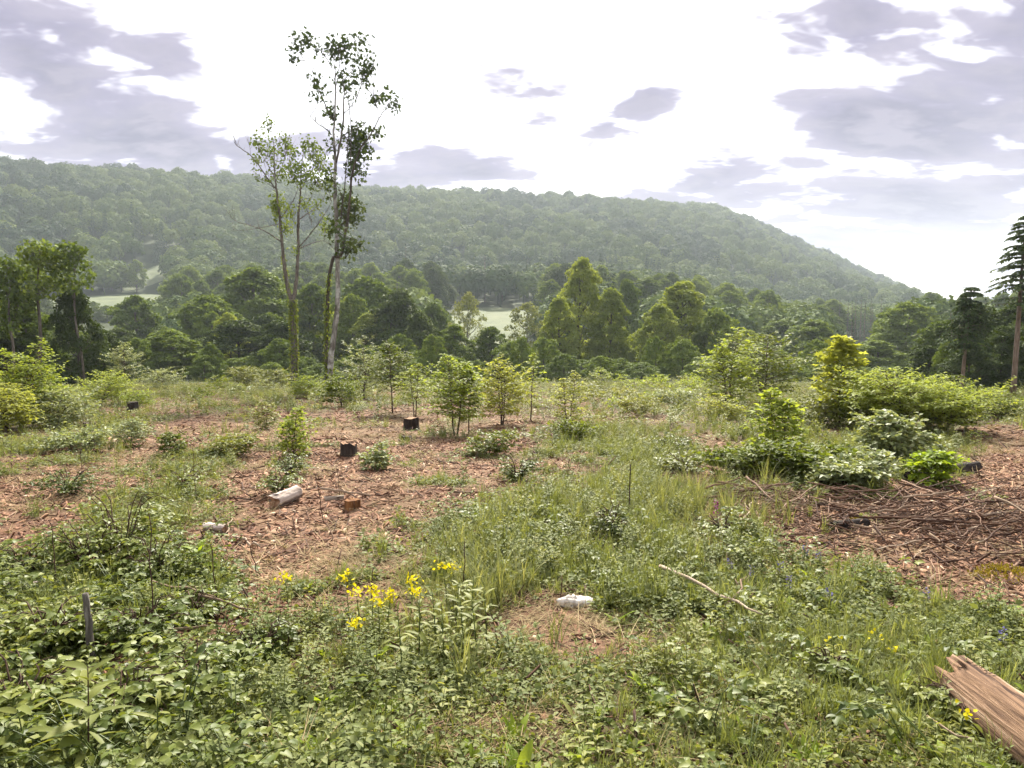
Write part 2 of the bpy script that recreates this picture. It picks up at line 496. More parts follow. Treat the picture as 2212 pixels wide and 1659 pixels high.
def ground_mat():
    m, t = material('ground')
    geo = t.n('ShaderNodeNewGeometry').outputs['Position']
    fo = t.n('ShaderNodeAttribute', attribute_name='forest').outputs['Fac']
    gr = t.n('ShaderNodeAttribute', attribute_name='green').outputs['Fac']
    n1 = t.noise(geo, 26, 6, .7, .5).outputs[0]
    n2 = t.noise(geo, 1.1, 4, .6).outputs[0]
    n3 = t.noise(geo, 7, 4, .6).outputs[0]
    mul = t.ramp(n1, [(.28, (.035, .017, .011)), (.45, (.100, .048, .030)), (.58, (.185, .098, .060)), (.74, (.32, .205, .13))])
    mul = t.mix(t.ramp(n2, [(.38, 0.0), (.62, 0.55)]), mul, t.ramp(n3, [(.3, (.24, .150, .085)), (.7, (.33, .23, .135))]))
    mul = t.mix(t.ramp(n3, [(.30, 0.75), (.46, 0.0)]), mul, (.050, .028, .020, 1))
    soil = t.ramp(n1, [(.3, (.030, .024, .012)), (.55, (.070, .062, .026)), (.75, (.125, .115, .045))])
    c = t.mix(t.math('MULTIPLY', gr, .85), mul, soil)
    n4 = t.noise(geo, .06, 5, .6).outputs[0]
    ff = t.ramp(n4, [(.3, (.022, .030, .012)), (.7, (.045, .060, .020))])
    c = t.mix(fo, c, ff)
    bp = t.n('ShaderNodeBump', ins={'Strength': .9, 'Distance': .03, 'Height': n1})
    p = t.n('ShaderNodeBsdfPrincipled', ins={'Base Color': c, 'Roughness': .95, 'Specular IOR Level': .15, 'Normal': bp.outputs[0]})
    t.n('ShaderNodeOutputMaterial', ins={0: p.outputs[0]})
    return m


def meadow_mat():
    m, t = material('meadow')
    geo = t.n('ShaderNodeNewGeometry').outputs['Position']
    n = t.noise(geo, .12, 6, .65).outputs[0]
    c = t.ramp(n, [(.3, (.055, .075, .036)), (.5, (.090, .110, .050)), (.7, (.125, .140, .070))])
    p = t.n('ShaderNodeBsdfPrincipled', ins={'Base Color': c, 'Roughness': .9, 'Specular IOR Level': .2})
    t.n('ShaderNodeOutputMaterial', ins={0: p.outputs[0]})
    return m


# ---------------------------------------------------------------- objects
def obj(name, me, parent=None, loc=None, rot=None, scl=None, kind=None):
    o = bpy.data.objects.new(name, me)
    COL.objects.link(o)
    if parent is not None:
        o.parent = parent
    if loc is not None:
        o.location = loc
    if rot is not None:
        o.rotation_euler = rot
    if scl is not None:
        o.scale = scl
    if kind:
        o['kind'] = kind
    return o


def tag(o, label, cat, group=None, kind=None):
    o['label'] = label
    o['category'] = cat
    if group:
        o['group'] = group
    if kind:
        o['kind'] = kind
    return o


def thing(name, label, cat, loc, rotz=0, scl=(1, 1, 1), group=None, tilt=(0, 0)):
    o = bpy.data.objects.new(name, None)
    o.empty_display_size = .2
    COL.objects.link(o)
    o.location = loc
    o.rotation_euler = (tilt[0], tilt[1], rotz)
    o.scale = scl
    return tag(o, label, cat, group)


def place(name, label, cat, parts, loc, rotz=0, scl=(1, 1, 1), group=None, tilt=(0, 0)):
    """a thing from shared part meshes: [(part name, mesh, kind)]"""
    t = thing(name, label, cat, loc, rotz, scl, group, tilt)
    for p in parts:
        obj(p[0], p[1], t, kind=p[2] if len(p) > 2 else None)
    return t


# what grows where in the clearing: share of green cover, rows down the picture, columns across it
COVER_V = [830, 850, 910, 970, 1030, 1090, 1150, 1210, 1270, 1330, 1400, 1500]
COVER = ["9998877777777788888888", "9987777776666788888888", "8764455344555677888876", "6566644343346776788872", "4566634333357874677762",
         "4566632223578886433323", "5776421124677886532222", "7875422467878888765433", "8875545788876778887766", "8865567888875777878888",
         "8865578888777777888888", "8887888888888888888888"]
COVER_A = np.array([[int(c) for c in r] for r in COVER], float) / 9.0


def cover(x, y):
    z = -0.06 * y
    u, v = to_pix(x, y, z)
    fu = np.clip((u - 50) / 100.0, 0, 20.999)
    fv = np.clip(np.interp(v, COVER_V, np.arange(len(COVER_V))), 0, len(COVER_V) - 1.001)
    iu, iv = fu.astype(int), fv.astype(int)
    a, b = fu - iu, fv - iv
    c = (COVER_A[iv, iu] * (1 - a) + COVER_A[iv, iu + 1] * a) * (1 - b) + (COVER_A[iv + 1, iu] * (1 - a) + COVER_A[iv + 1, iu + 1] * a) * b
    c = c + (fbm(x / 1.3, y / 1.3, 4, 77) - 0.5) * 1.05 + (vnoise(x / .32, y / .32, 78) - .55) * .55 * np.clip(1.3 - y / 16, 0, 1)
    return np.clip(c, 0, 1)
assert all(len(r) == 22 for r in COVER)

# ================================================================ THE SETTING
# ---- ground: one sheet, fine near the camera, coarse towards the hills
angs = np.concatenate([np.radians(np.arange(-62, 62, 0.36)), np.radians(np.arange(62, 298, 4.0))])
rads = np.concatenate([[0.0], np.geomspace(0.25, 90, 250), np.geomspace(92, 1900, 110), np.geomspace(1960, 2600, 6)])
na, nr = len(angs), len(rads)
AA, RR = np.meshgrid(angs, rads[1:])
gx, gy = RR * np.sin(AA), RR * np.cos(AA)
gx, gy = np.append(0.0, gx.ravel()), np.append(0.0, gy.ravel())
gz = G(gx, gy)
V = np.stack([gx, gy, gz], 1)
i0 = (1 + np.arange(nr - 2)[:, None] * na + np.arange(na)[None, :]).ravel()
i1 = (1 + np.arange(nr - 2)[:, None] * na + ((np.arange(na) + 1) % na)[None, :]).ravel()
Fq = np.concatenate([np.stack([i0, i1 + na, i1], 1), np.stack([i0, i0 + na, i1 + na], 1)])
k = np.arange(na)
Fc = np.stack([np.zeros(na, int), 1 + k, 1 + (k + 1) % na], 1)
mb = MB()
mb.add(V, np.concatenate([Fc, Fq])[:, ::-1], .5)
me = mb.mesh('ground', ground_mat(), smooth=True)
a = me.attributes.new('forest', 'FLOAT', 'POINT')
a.data.foreach_set('value', np.clip((gy - 62 + 8 * (fbm(gx / 9, gy / 9, 2, 3) - .5)) / 6, 0, 1).astype(np.float32))
a = me.attributes.new('green', 'FLOAT', 'POINT')
a.data.foreach_set('value', np.where(gy > 0.5, np.clip((cover(gx, np.maximum(gy, .5)) - .35) * 2.2, 0, 1), 1).astype(np.float32))
ground_o = obj('ground', me)
tag(ground_o, 'ground of the felled slope covered in brown bark mulch and soil', 'ground', kind='structure')

# ---- pale meadows beyond the trees
MM = meadow_mat()
MEADOWS = []


def meadow(u, v, hw, depth, label):
    p = hit(u, v)
    rx = hw / FPX * p[1]
    mb = MB()
    n, q = 36, 10
    th = np.arange(n) * 2 * PI / n
    wob = 1 + .22 * (fbm(np.cos(th) * 1.3 + u, np.sin(th) * 1.3, 3, 9) - .5) * 2
    rr = np.linspace(0, 1, q + 1)[1:]
    xs = p[0] + rx * rr[:, None] * (wob * np.cos(th))[None]
    ys = p[1] + depth * rr[:, None] * (wob * np.sin(th))[None]
    xs, ys = np.append(p[0], xs.ravel()), np.append(p[1], ys.ravel())
    zs = G(xs, ys) + .35
    F = [(0, 1 + k, 1 + (k + 1) % n) for k in range(n)]
    for r in range(q - 1):
        for k in range(n):
            a, b = 1 + r * n + k, 1 + r * n + (k + 1) % n
            F += [(a, a + n, b + n), (a, b + n, b)]
    mb.add(np.stack([xs, ys, zs], 1), F)
    o = obj('meadow', mb.mesh('meadow', MM, True))
    tag(o, label, 'meadow', kind='structure')
    MEADOWS.append((p[0], p[1], rx * 1.05, depth * 1.05))


meadow(185, 656, 150, 46, 'pale green meadow between trees on the far left slope')
meadow(326, 600, 34, 26, 'small sloping meadow above the hedge on the left hillside')
meadow(1050, 700, 120, 46, 'pale misty meadow glimpsed between the trees in the middle of the valley')
meadow(1925, 812, 150, 9, 'pale grass strip glimpsed behind the bushes on the right')
WINDOWS = [(100, 258, 618, 664), (308, 344, 574, 620), (1000, 1024, 682, 702), (1084, 1106, 680, 704), (1885, 1960, 800, 826)]
WIN_Y = [MEADOWS[k][1] - 4 for k in (0, 1, 2, 2, 3)]


def blocks(u, hw, v, Y):
    return [d for (a, b, c, d), wy in zip(WINDOWS, WIN_Y) if u + hw * .8 > a and u - hw * .8 < b and v < d and Y < wy]




def in_meadow(x, y):
    r = np.zeros(np.shape(x), bool)
    for mx, my, rx, ry in MEADOWS:
        r |= ((x - mx) / rx) ** 2 + ((y - my) / ry) ** 2 < 1
    return r


# ---- tree kinds
def trunk_line(H, top, lean=.04, seg=8):
    z = np.linspace(0, H * top, seg)
    w = np.cumsum(rng.normal(0, lean * H / seg, (seg, 2)), axis=0)
    w -= w[0]
    return np.column_stack([w, z])


def broadleaf(name, H, R, cb, nclump, per, leaf, mat, bark, kind='spray', flat=.8, limbs=True, pointy=2.2, sparse=1.0):
    tr, cr = MB(), MB()
    line = trunk_line(H, .82)
    tr.tube(line, [H * .018 + .03, H * .012, H * .003], 6, rough=.15)
    az0 = rng.random() * 6.28
    for i in range(nclump):
        hp = min(1, max(0, (i + rng.random()) / nclump))
        h = cb + (1 - cb) * hp * .97
        r = R * max(.05, 1 - hp ** pointy) ** .5 * (.62 + .38 * min(1, hp * 3.5))
        q = r * (.25 + .70 * math.sqrt(rng.random())) if hp < .93 else r * .4
        a = az0 + i * 2.39996 + rng.normal(0, .3)
        c0 = np.array([np.interp(h * H, line[:, 2], line[:, 0]), np.interp(h * H, line[:, 2], line[:, 1]), 0])
        c = c0 + np.array([q * math.cos(a), q * math.sin(a), h * H])
        rad = R * (.19 + .17 * rng.random()) * (1 - .3 * hp)
        d = unit(per)
        d[:, 2] = np.abs(d[:, 2] + .35) - .25
        d /= np.linalg.norm(d, axis=1)[:, None]
        P = c + d * rad * (.45 + .6 * rng.random(per) ** .7)[:, None] * np.array([1.05, 1.05, flat])
        Nn = d * .5 + np.array([0, 0, .4]) + rng.normal(0, .6, (per, 3))
        D = np.cross(Nn, unit(per)) + np.array([0, 0, -.15]) + d * .35
        keep = rng.random(per) < sparse
        tint = np.clip(.18 + .34 * rng.random() + .48 * rng.random(per), 0, 1)
        L = leaf * (.6 + .8 * rng.random(per))
        cr.leaves(P[keep], D[keep], Nn[keep], L[keep], L[keep] * .8, kind, tint[keep])
        if limbs and i % 2 == 0:
            hb = max(cb * .5, h - .10 - .25 * q / H - .04) * H
            b0 = np.array([np.interp(hb, line[:, 2], line[:, 0]), np.interp(hb, line[:, 2], line[:, 1]), hb])
            mid = (b0 + c) / 2 + np.array([0, 0, -.02 * H]) + rng.normal(0, .02 * H, 3)
            tr.tube([b0, mid, c], [H * .0065, H * .004, H * .0014], 4, cap=False)
    return [('trunk', tr.mesh(name + '_trunk', bark, True)), ('crown', cr.mesh(name + '_crown', mat))]


def spruce(name, H, R, cb, nwh, mat, bark, per=9, droop=.35, leaf=.55):
    tr, cr = MB(), MB()
    tr.tube(trunk_line(H, .99, .006), [H * .013 + .03, H * .008, .012], 6, rough=.1)
    for w in range(nwh):
        hp = (w + .6 * rng.random()) / nwh
        h = (cb + (1 - cb) * hp) * H
        ln = R * (1 - hp) ** .8 * (.75 + .4 * rng.random()) + .02 * H * .5
        nb = 6 + int(rng.integers(0, 3))
        a0 = rng.random() * 6.28
        for b in range(nb):
            a = a0 + b * 2 * PI / nb + rng.normal(0, .2)
            L = ln * (.7 + .4 * rng.random())
            s = (np.arange(per) + rng.random(per)) / per
            out = np.array([math.cos(a), math.sin(a), 0])
            P = np.array([0, 0, h]) + out * (s * L)[:, None] + np.array([0, 0, 1]) * (-droop * L * s ** 1.3 + .10 * L * s ** 3)[:, None]
            side = np.array([-math.sin(a), math.cos(a), 0]) * np.where(np.arange(per) % 2, 1, -1)[:, None]
            D = out * .75 + side * (.75 - .45 * s)[:, None] + np.array([0, 0, -.28]) + rng.normal(0, .15, (per, 3))
            Nn = np.array([0, 0, 1]) + rng.normal(0, .35, (per, 3))
            ll = leaf * (.55 + .6 * rng.random(per)) * (.35 + .65 * (1 - hp)) * (1.1 - .4 * s)
            cr.leaves(P, D, Nn, ll, ll * .5, 'spray', np.clip(.25 * rng.random() + .7 * rng.random(per), 0, 1))
            if w % 2 == 0 and b % 2 == 0:
                tr.tube([P[0], P[per // 2], P[-1]], [H * .002, H * .0015, H * .0006], 3, cap=False)
    top = np.array([[0, 0, H * .97]] * 5)
    cr.leaves(top, unit(5) * .3 + np.array([0, 0, 1]), unit(5), H * .03, H * .012, 'tiny')
    return [('trunk', tr.mesh(name + '_trunk', bark, True)), ('crown', cr.mesh(name + '_crown', mat))]


T = {}
T['B'] = [broadleaf('broadleaf', 16, 5.2, .16, 52, 270, 0.40, M['tree_leaf'], M['bark_grey'], 'tiny') for _ in range(4)]
T['D'] = [broadleaf('dark_broadleaf', 16, 5.6, .10, 52, 270, 0.40, M['tree_leaf_dark'], M['bark'], 'tiny') for _ in range(3)]
T['F'] = [broadleaf('fresh_broadleaf', 17, 4.6, .14, 60, 300, 0.32, M['tree_leaf_fresh'], M['bark'], 'tiny', pointy=1.7) for _ in range(3)]
T['G'] = [broadleaf('grey_broadleaf', 14, 4.2, .30, 38, 150, .30, M['tree_leaf_grey'], M['bark_pale'], 'tiny', sparse=.75) for _ in range(2)]
T['S'] = [spruce('spruce', 18, 3.4, .06, 30, M['needle'], M['bark_spruce']) for _ in range(2)]
T['U'] = [broadleaf('understorey', 5, 2.6, .04, 30, 200, .20, M['tree_leaf'], M['bark']) for _ in range(2)]
PROTO_H = {'B': (16, 5.2), 'D': (16, 5.6), 'F': (17, 4.6), 'G': (14, 4.2), 'S': (18, 3.4), 'U': (5, 2.6)}
CAT = {'B': 'broadleaf_tree', 'D': 'broadleaf_tree', 'F': 'broadleaf_tree', 'G': 'broadleaf_tree', 'S': 'spruce_tree', 'U': 'understorey_shrub'}
n_tree = 0


def tree_at(kind, u, vtop, hw, Y, label, group=None, name=None):
    global n_tree
    p = at_depth(u, vtop, Y)
    zb = float(G(p[0], Y))
    H0, R0 = PROTO_H[kind]
    H = max(1.5, p[2] - zb)
    R = hw / FPX * Y
    parts = T[kind][n_tree % len(T[kind])]
    n_tree += 1
    return place(name or CAT[kind], label, 'shrub' if kind == 'U' else 'tree', parts, (p[0], Y, zb - .15), rng.random() * 6.28,
                 (R / R0, R / R0, H / H0), group)


# ---- trees one can pick out behind the clearing: kind, u, top v, half width, distance, label
NAMED = [
    ('F', 1255, 556, 62, 96, 'tall yellow-green broadleaf tree, highest of the wood edge at the centre'),
    ('F', 1318, 622, 52, 92, 'fresh green tree right of the tallest yellow-green one with dark ivied trunks'),
    ('F', 1210, 640, 46, 88, 'slim fresh green tree on the left flank of the tallest yellow-green one'),
    ('B', 1352, 606, 44, 132, 'pale crowned tree rising behind the fresh green pair at the centre'),
    ('F', 1478, 607, 76, 95, 'broad golden-green tree right of the centre, behind the sapling pair'),
    ('F', 1425, 655, 55, 88, 'golden-green tree on the left shoulder of the broad golden one'),
    ('B', 1545, 665, 52, 90, 'rounded green tree at the right end of the golden group'),
    ('G', 1010, 632, 44, 104, 'sparse grey-green tree with pale limbs before the valley meadow'),
    ('G', 1142, 652, 52, 94, 'pale grey-leaved tree with a forked white trunk left of the tallest tree'),
    ('B', 935, 655, 48, 108, 'small light green tree left of the sparse grey-green one'),
    ('B', 1060, 705, 44, 86, 'low green tree below the valley meadow at the centre'),
    ('B', 985, 700, 46, 84, 'low rounded tree beneath the sparse grey-green one'),
    ('D', 858, 628, 78, 92, 'dense dark green tree right of the tall pale-barked tree'),
    ('D', 905, 672, 52, 84, 'dark tree whose crown slopes down towards the centre of the wood'),
    ('B', 790, 600, 82, 112, 'big domed green tree just right of the tall pale-barked tree'),
    ('F', 760, 640, 60, 100, 'light green crown showing behind the tall pale-barked trunk'),
    ('B', 555, 580, 105, 120, 'wide domed tree with a bright crown left of the ivied twin-stem tree'),
    ('B', 455, 640, 92, 108, 'broad hazy tree in the wood left of the wide domed one'),
    ('B', 675, 615, 66, 108, 'green crown filling the gap between the two tall trees'),
    ('D', 520, 690, 90, 84, 'dark shaded tree with thin trunks low behind the ivied stem'),
    ('D', 610, 690, 70, 80, 'shadowy tree directly behind the ivied twin-stem trunk'),
    ('B', 372, 712, 78, 74, 'round bushy tree standing low at the left wood edge'),
    ('B', 292, 640, 62, 120, 'feathery tree at the right side of the left meadow'),
    ('D', 165, 622, 62, 47, 'dark cone-shaped beech at the left edge of the clearing'),
    ('D', 222, 710, 55, 52, 'lower dark bush tree leaning against the cone-shaped beech'),
    ('B', 55, 660, 75, 50, 'green tree at the far left border behind the pale trunks'),
    ('D', -40, 640, 90, 48, 'dark tree cut by the left border of the picture'),
    ('B', 1765, 692, 78, 118, 'rounded tree with visible limbs behind the yellow sapling on the right'),
    ('B', 1690, 690, 60, 150, 'mid green tree behind the right sapling pair'),
    ('S', 1842, 688, 30, 84, 'small solitary dark spruce behind the yellow-leaved sapling'),
    ('B', 1965, 655, 85, 112, 'large soft green tree left of the dark spruce wood on the right'),
    ('B', 1900, 735, 72, 92, 'hazy low tree beneath the large soft green one on the right'),
    ('B', 2040, 690, 62, 60, 'green tree leaning out from the left edge of the dark right wood'),
    ('D', 2130, 660, 70, 52, 'black-green tree between the two bare spruce trunks'),
    ('D', 2220, 640, 90, 50, 'dark tree behind the tall spruce at the right border'),
    ('S', 2085, 622, 50, 56, 'spruce with grey tip inside the dark right wood'),
    ('S', 2055, 655, 40, 62, 'shorter spruce at the left end of the dark right wood'),
    ('S', 2130, 640, 44, 64, 'spruce top half hidden behind the right wood'),
    ('S', 2180, 640, 46, 60, 'spruce just left of the tall border spruce'),
    ('D', 2010, 745, 55, 50, 'leafy low tree at the foot of the dark right wood'),
    ('D', 2100, 745, 60, 43, 'near black-green tree low between the bare spruce trunks'),
    ('D', 2165, 700, 60, 44, 'deep green tree just behind the tall border spruce trunk'),
    ('D', 2250, 690, 60, 42, 'dark tree cut by the right border'),
    ('S', 876, 526, 24, 290, 'narrow black spruce standing up from the dark wood left of centre'),
    ('S', 1047, 548, 26, 300, 'second black spruce, right of the narrow one in the dark wood'),
    ('S', 858, 598, 22, 215, 'lower spruce under the narrow black one'),
    ('S', 1085, 575, 20, 310, 'thin spruce just right of the second black spruce'),
    ('S', 1598, 640, 16, 330, 'small spruce tip left of the far spruce clump'),
    ('S', 1640, 655, 16, 320, 'tiny spruce between the golden tree and the far spruce clump'),
]
for i in range(9):
    NAMED.append(('S', 1815 + i * 13 + rng.normal(0, 3), 648 + rng.normal(0, 9), 17, 235 + 4 * (i % 3), 'dark spruce in the small clump on the right valley floor'))
for k, u, v, hw, Y, lab in NAMED:
    tree_at(k, u, v, hw, Y, lab, 'spruces of the small clump' if 'small clump' in lab else None)

# ---- hedge between the two left meadows and scrub in front of them
for i in range(16):
    hedge = i < 10
    u = (92 + i * 22 + rng.normal(0, 5)) if hedge else (110 + (i - 10) * 30)
    if hedge and 300 < u < 352:
        continue
    tree_at('B' if hedge else 'U', u, (566 if hedge else 660) + rng.normal(0, 6), 22 if hedge else 26, MEADOWS[0][1] + 50 if hedge else MEADOWS[0][1] - 60,
            'bushy tree in the hedge above the left meadow' if hedge else 'shrub in the scrub in front of the left meadow', 'hedge above the left meadow' if hedge else 'scrub before the left meadow')

# ---- low trees and shrubs closing the edge of the clearing
EDGE_LEFT, EDGE_MID, EDGE_RIGHT = ('leafy shrub in the wood edge left of the two tall trees', 'leafy shrub in the wood edge behind the middle saplings',
                                   'leafy shrub in the wood edge behind the right-hand bushes')
for i in range(58):
    u = -60 + i * 40 + rng.normal(0, 12)
    Y = 68 + 10 * rng.random()
    v = 760 + 22 * rng.random() - 40 * (rng.random() < .3)
    hw = 32 + 22 * rng.random()
    if blocks(u, hw, v, Y):
        v = 826
    if u > 2000:
        Y = 48
    lab = EDGE_LEFT if u < 700 else EDGE_MID if u < 1500 else EDGE_RIGHT
    tree_at('U', u, v, hw, Y, lab, {EDGE_LEFT: 'wood edge shrubs on the left', EDGE_MID: 'wood edge shrubs in the middle', EDGE_RIGHT: 'wood edge shrubs on the right'}[lab])

# ---- second row of the wood behind it
skyline = lambda u: np.interp(u, [-100, 60, 200, 330, 470, 620, 760, 900, 960, 1100, 1200, 1300, 1420, 1600, 1700, 1800, 2000, 2300],
                              [600, 640, 690, 690, 640, 620, 620, 670, 735, 735, 700, 680, 680, 690, 730, 740, 720, 660])
ROW_L, ROW_M, ROW_R = ('tree of the wood left of the two tall trees, one crown among many', 'tree of the wood below the valley meadow, one crown among many',
                       'tree of the wood right of the golden tree, one crown among many')
for i in range(62):
    u = -90 + i * 38.5 + rng.normal(0, 14)
    Y = 82 + 48 * rng.random()
    v = float(skyline(u)) + 14 + 40 * rng.random()
    hw = (36 + 26 * rng.random()) * 95 / Y
    if blocks(u, hw, v, Y):
        v = max(blocks(u, hw, v, Y)) + 4
        if v > 800:
            continue
    lab = ROW_L if u < 800 else ROW_M if u < 1380 else ROW_R
    tree_at('BDBF'[i % 4] if u < 1000 else 'BBF'[i % 3], u, v, hw, Y, lab, {ROW_L: 'wood on the left', ROW_M: 'wood in the middle', ROW_R: 'wood on the right'}[lab])

# ---- hedge and wood on the far side of the valley, nearest trees singly, the rest as one mass
cand = []
gx, gy = np.meshgrid(np.arange(-520, 560, 10.5), np.arange(150, 440, 10.5))
gx = (gx + rng.normal(0, 2.6, gx.shape)).ravel()
gy = (gy + rng.normal(0, 2.6, gy.shape)).ravel()
gz = G(gx, gy)
pu, pv = to_pix(gx, gy, gz)
ok = (pu > -150) & (pu < 2350) & ~in_meadow(gx, gy)
gx, gy, gz, pu, pv = (a[ok] for a in (gx, gy, gz, pu, pv))
con = fbm(gx / 60, gy / 60, 3, 41)
MID_L, MID_C, MID_R = ('crown in the hazy wood on the far slope left of the two tall trees', 'crown in the dark wood on the far slope behind the valley meadow',
                       'crown in the wood on the far valley side right of the golden tree')
order = np.argsort(gy)
mass = []
cnt = 0
for j in order:
    H = 12 + 5 * rng.random()
    R = 4.6 + 1.8 * rng.random()
    u, Y = pu[j], gy[j]
    vt = float(to_pix(gx[j], Y, gz[j] + H)[1])
    hw = R / Y * FPX
    if blocks(u, hw, vt, Y):
        continue
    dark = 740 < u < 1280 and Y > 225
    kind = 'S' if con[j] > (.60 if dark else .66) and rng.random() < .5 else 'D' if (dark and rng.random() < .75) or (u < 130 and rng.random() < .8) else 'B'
    if 1780 < u < 1955 and Y < 245 and vt < 700:
        continue
    hidden = vt > float(skyline(u)) - 8
    if hidden:
        continue
    if cnt < 150 and Y > 195:
        lab = MID_L if u < 740 else MID_C if u < 1290 else MID_R
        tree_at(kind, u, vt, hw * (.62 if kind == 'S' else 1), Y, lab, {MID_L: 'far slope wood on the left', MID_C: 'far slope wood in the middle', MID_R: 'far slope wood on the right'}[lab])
        cnt += 1
    else:
        mass.append((gx[j], Y, H, kind))


# ---- instancing of uncountable stuff
def scatter(name, label, cat, protos, P, rot, scl, pidx):
    coll = bpy.data.collections.new(name + '_kinds')
    for i, pm in enumerate(protos):
        coll.objects.link(bpy.data.objects.new('%s_kind_%02d' % (name, i), pm))
    me = bpy.data.meshes.new(name)
    P = np.asarray(P, float)
    me.vertices.add(len(P))
    me.vertices.foreach_set('co', P.ravel())
    for an, ty, key, arr in (('rot', 'FLOAT_VECTOR', 'vector', rot), ('scl', 'FLOAT_VECTOR', 'vector', scl), ('pidx', 'INT', 'value', pidx)):
        at = me.attributes.new(an, ty, 'POINT')
        at.data.foreach_set(key, np.asarray(arr).astype(np.int32 if ty == 'INT' else np.float32).ravel())
    me.materials.append(protos[0].materials[0])
    o = obj(name, me)
    tag(o, label, cat, kind='stuff')
    ng = bpy.data.node_groups.new(name, 'GeometryNodeTree')
    ng.interface.new_socket('Geometry', in_out='INPUT', socket_type='NodeSocketGeometry')
    ng.interface.new_socket('Geometry', in_out='OUTPUT', socket_type='NodeSocketGeometry')
    nn, lk = ng.nodes.new, ng.links.new
    gi, go = nn('NodeGroupInput'), nn('NodeGroupOutput')
    ci = nn('GeometryNodeCollectionInfo')
    ci.inputs['Collection'].default_value = coll
    ci.inputs['Separate Children'].default_value = True
    ci.inputs['Reset Children'].default_value = True
    iop = nn('GeometryNodeInstanceOnPoints')
    iop.inputs['Pick Instance'].default_value = True
    lk(gi.outputs[0], iop.inputs['Points'])
    lk(ci.outputs[0], iop.inputs['Instance'])
    for an, ty, sk in (('rot', 'FLOAT_VECTOR', 'Rotation'), ('scl', 'FLOAT_VECTOR', 'Scale'), ('pidx', 'INT', 'Instance Index')):
        na_ = nn('GeometryNodeInputNamedAttribute')
        na_.data_type = ty
        na_.inputs['Name'].default_value = an
        lk(next(s for s in na_.outputs if s.enabled and s.name == 'Attribute'), iop.inputs[sk])
    lk(iop.outputs[0], go.inputs[0])
    md = o.modifiers.new('scatter', 'NODES')
    md.node_group = ng
    return o


def one(parts_list, name):
    """far trees as single meshes: only the crown shows"""
    return [p[1][1] for p in parts_list]


def dome(mat):
    mb = MB()
    n = 520
    d = unit(n)
    d[:, 2] = np.abs(d[:, 2] * 1.1 + .25) - .2
    d /= np.linalg.norm(d, axis=1)[:, None]
    lump = unit(9)
    bump = np.max(d @ lump.T, axis=1)
    r = .80 + .24 * bump ** 3 + .06 * rng.normal(size=n)
    P = np.array([0, 0, 5.0]) + d * r[:, None] * np.array([4.9, 4.9, 5.2])
    Nn = d + rng.normal(0, .35, (n, 3))
    L = 1.15 * (.6 + .7 * rng.random(n))
    mb.leaves(P, np.cross(Nn, unit(n)), Nn, L, L * .8, 'spray', np.clip(.2 + .2 * bump + .5 * rng.random(n), 0, 1))
    mb.tube([[0, 0, -1.5], [0, 0, 5]], [.25, .12], 5, 0, cap=False)
    return mb.mesh('hill_tree', mat)


hill_b = [dome(M['hill_leaf']) for _ in range(4)]
hill_d = [dome(M['hill_leaf_dark']) for _ in range(2)]
hill_s = one([spruce('hill_spruce', 15, 3.3, .02, 30, M['needle'], M['bark'], per=4, leaf=1.15, droop=.6) for _ in range(2)], '')
sp = 8.6
hx, hy = np.meshgrid(np.arange(-900, 1400, sp), np.arange(380, 1950, sp))
hx = (hx + rng.normal(0, 2.3, hx.shape)).ravel()
hy = (hy + rng.normal(0, 2.3, hy.shape)).ravel()
tt = hx / hy
yr = np.interp(tt, RT, RY)
ok = (tt > -.80) & (tt < .80) & (hy < yr + 30) & ~in_meadow(hx, hy) & (hy > 440) 
hx, hy, tt = hx[ok], hy[ok], tt[ok]
hz = G(hx, hy)
con = fbm(hx / 90, hy / 90, 3, 43)
spr = (con > .56) & (rng.random(len(hx)) < .30) | (rng.random(len(hx)) < .02)
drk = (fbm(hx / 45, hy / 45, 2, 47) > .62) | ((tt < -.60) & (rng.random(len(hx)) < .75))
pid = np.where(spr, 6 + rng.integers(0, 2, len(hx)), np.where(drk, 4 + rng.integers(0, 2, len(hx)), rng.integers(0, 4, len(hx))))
hs = .70 + .62 * rng.random(len(hx)) ** 1.3
hsz = hs * (.8 + .45 * rng.random(len(hx))) * np.where(spr, .72, 1)
mx = np.array([(m[0], m[1], m[2] / 12, {'B': 0, 'D': 4, 'S': 6}[m[3]] + rng.integers(0, 2)) for m in mass])
hx, hy = np.append(hx, mx[:, 0]), np.append(hy, mx[:, 1])
hz = G(hx, hy)
hs, hsz, pid = np.append(hs, mx[:, 2]), np.append(hsz, mx[:, 2]), np.append(pid, mx[:, 3].astype(int))
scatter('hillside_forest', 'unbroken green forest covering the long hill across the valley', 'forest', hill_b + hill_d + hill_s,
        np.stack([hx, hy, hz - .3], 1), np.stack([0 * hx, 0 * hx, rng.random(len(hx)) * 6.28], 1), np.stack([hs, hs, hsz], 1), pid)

# ---- the hazy valley air
mb = MB()
x0, x1, y0, y1, z0, z1 = -2700, 2700, -2700, 2700, -80, 200
V8 = np.array([[x, y, z] for z in (z0, z1) for y in (y0, y1) for x in (x0, x1)], float)
mb.add(V8, [(0, 2, 3), (0, 3, 1), (4, 5, 7), (4, 7, 6), (0, 1, 5), (0, 5, 4), (2, 6, 7), (2, 7, 3), (0, 4, 6), (0, 6, 2), (1, 3, 7), (1, 7, 5)])
hm, t = material('haze')
pv_ = t.n('ShaderNodeVolumePrincipled', ins={'Color': (.80, .90, 1.0, 1), 'Density': .00022, 'Anisotropy': .25})
t.n('ShaderNodeOutputMaterial', ins={'Volume': pv_.outputs[0]})
hm.cycles.homogeneous_volume = True
tag(obj('haze', mb.mesh('haze', hm)), 'thin pale haze filling the air of the valley', 'haze', kind='stuff')

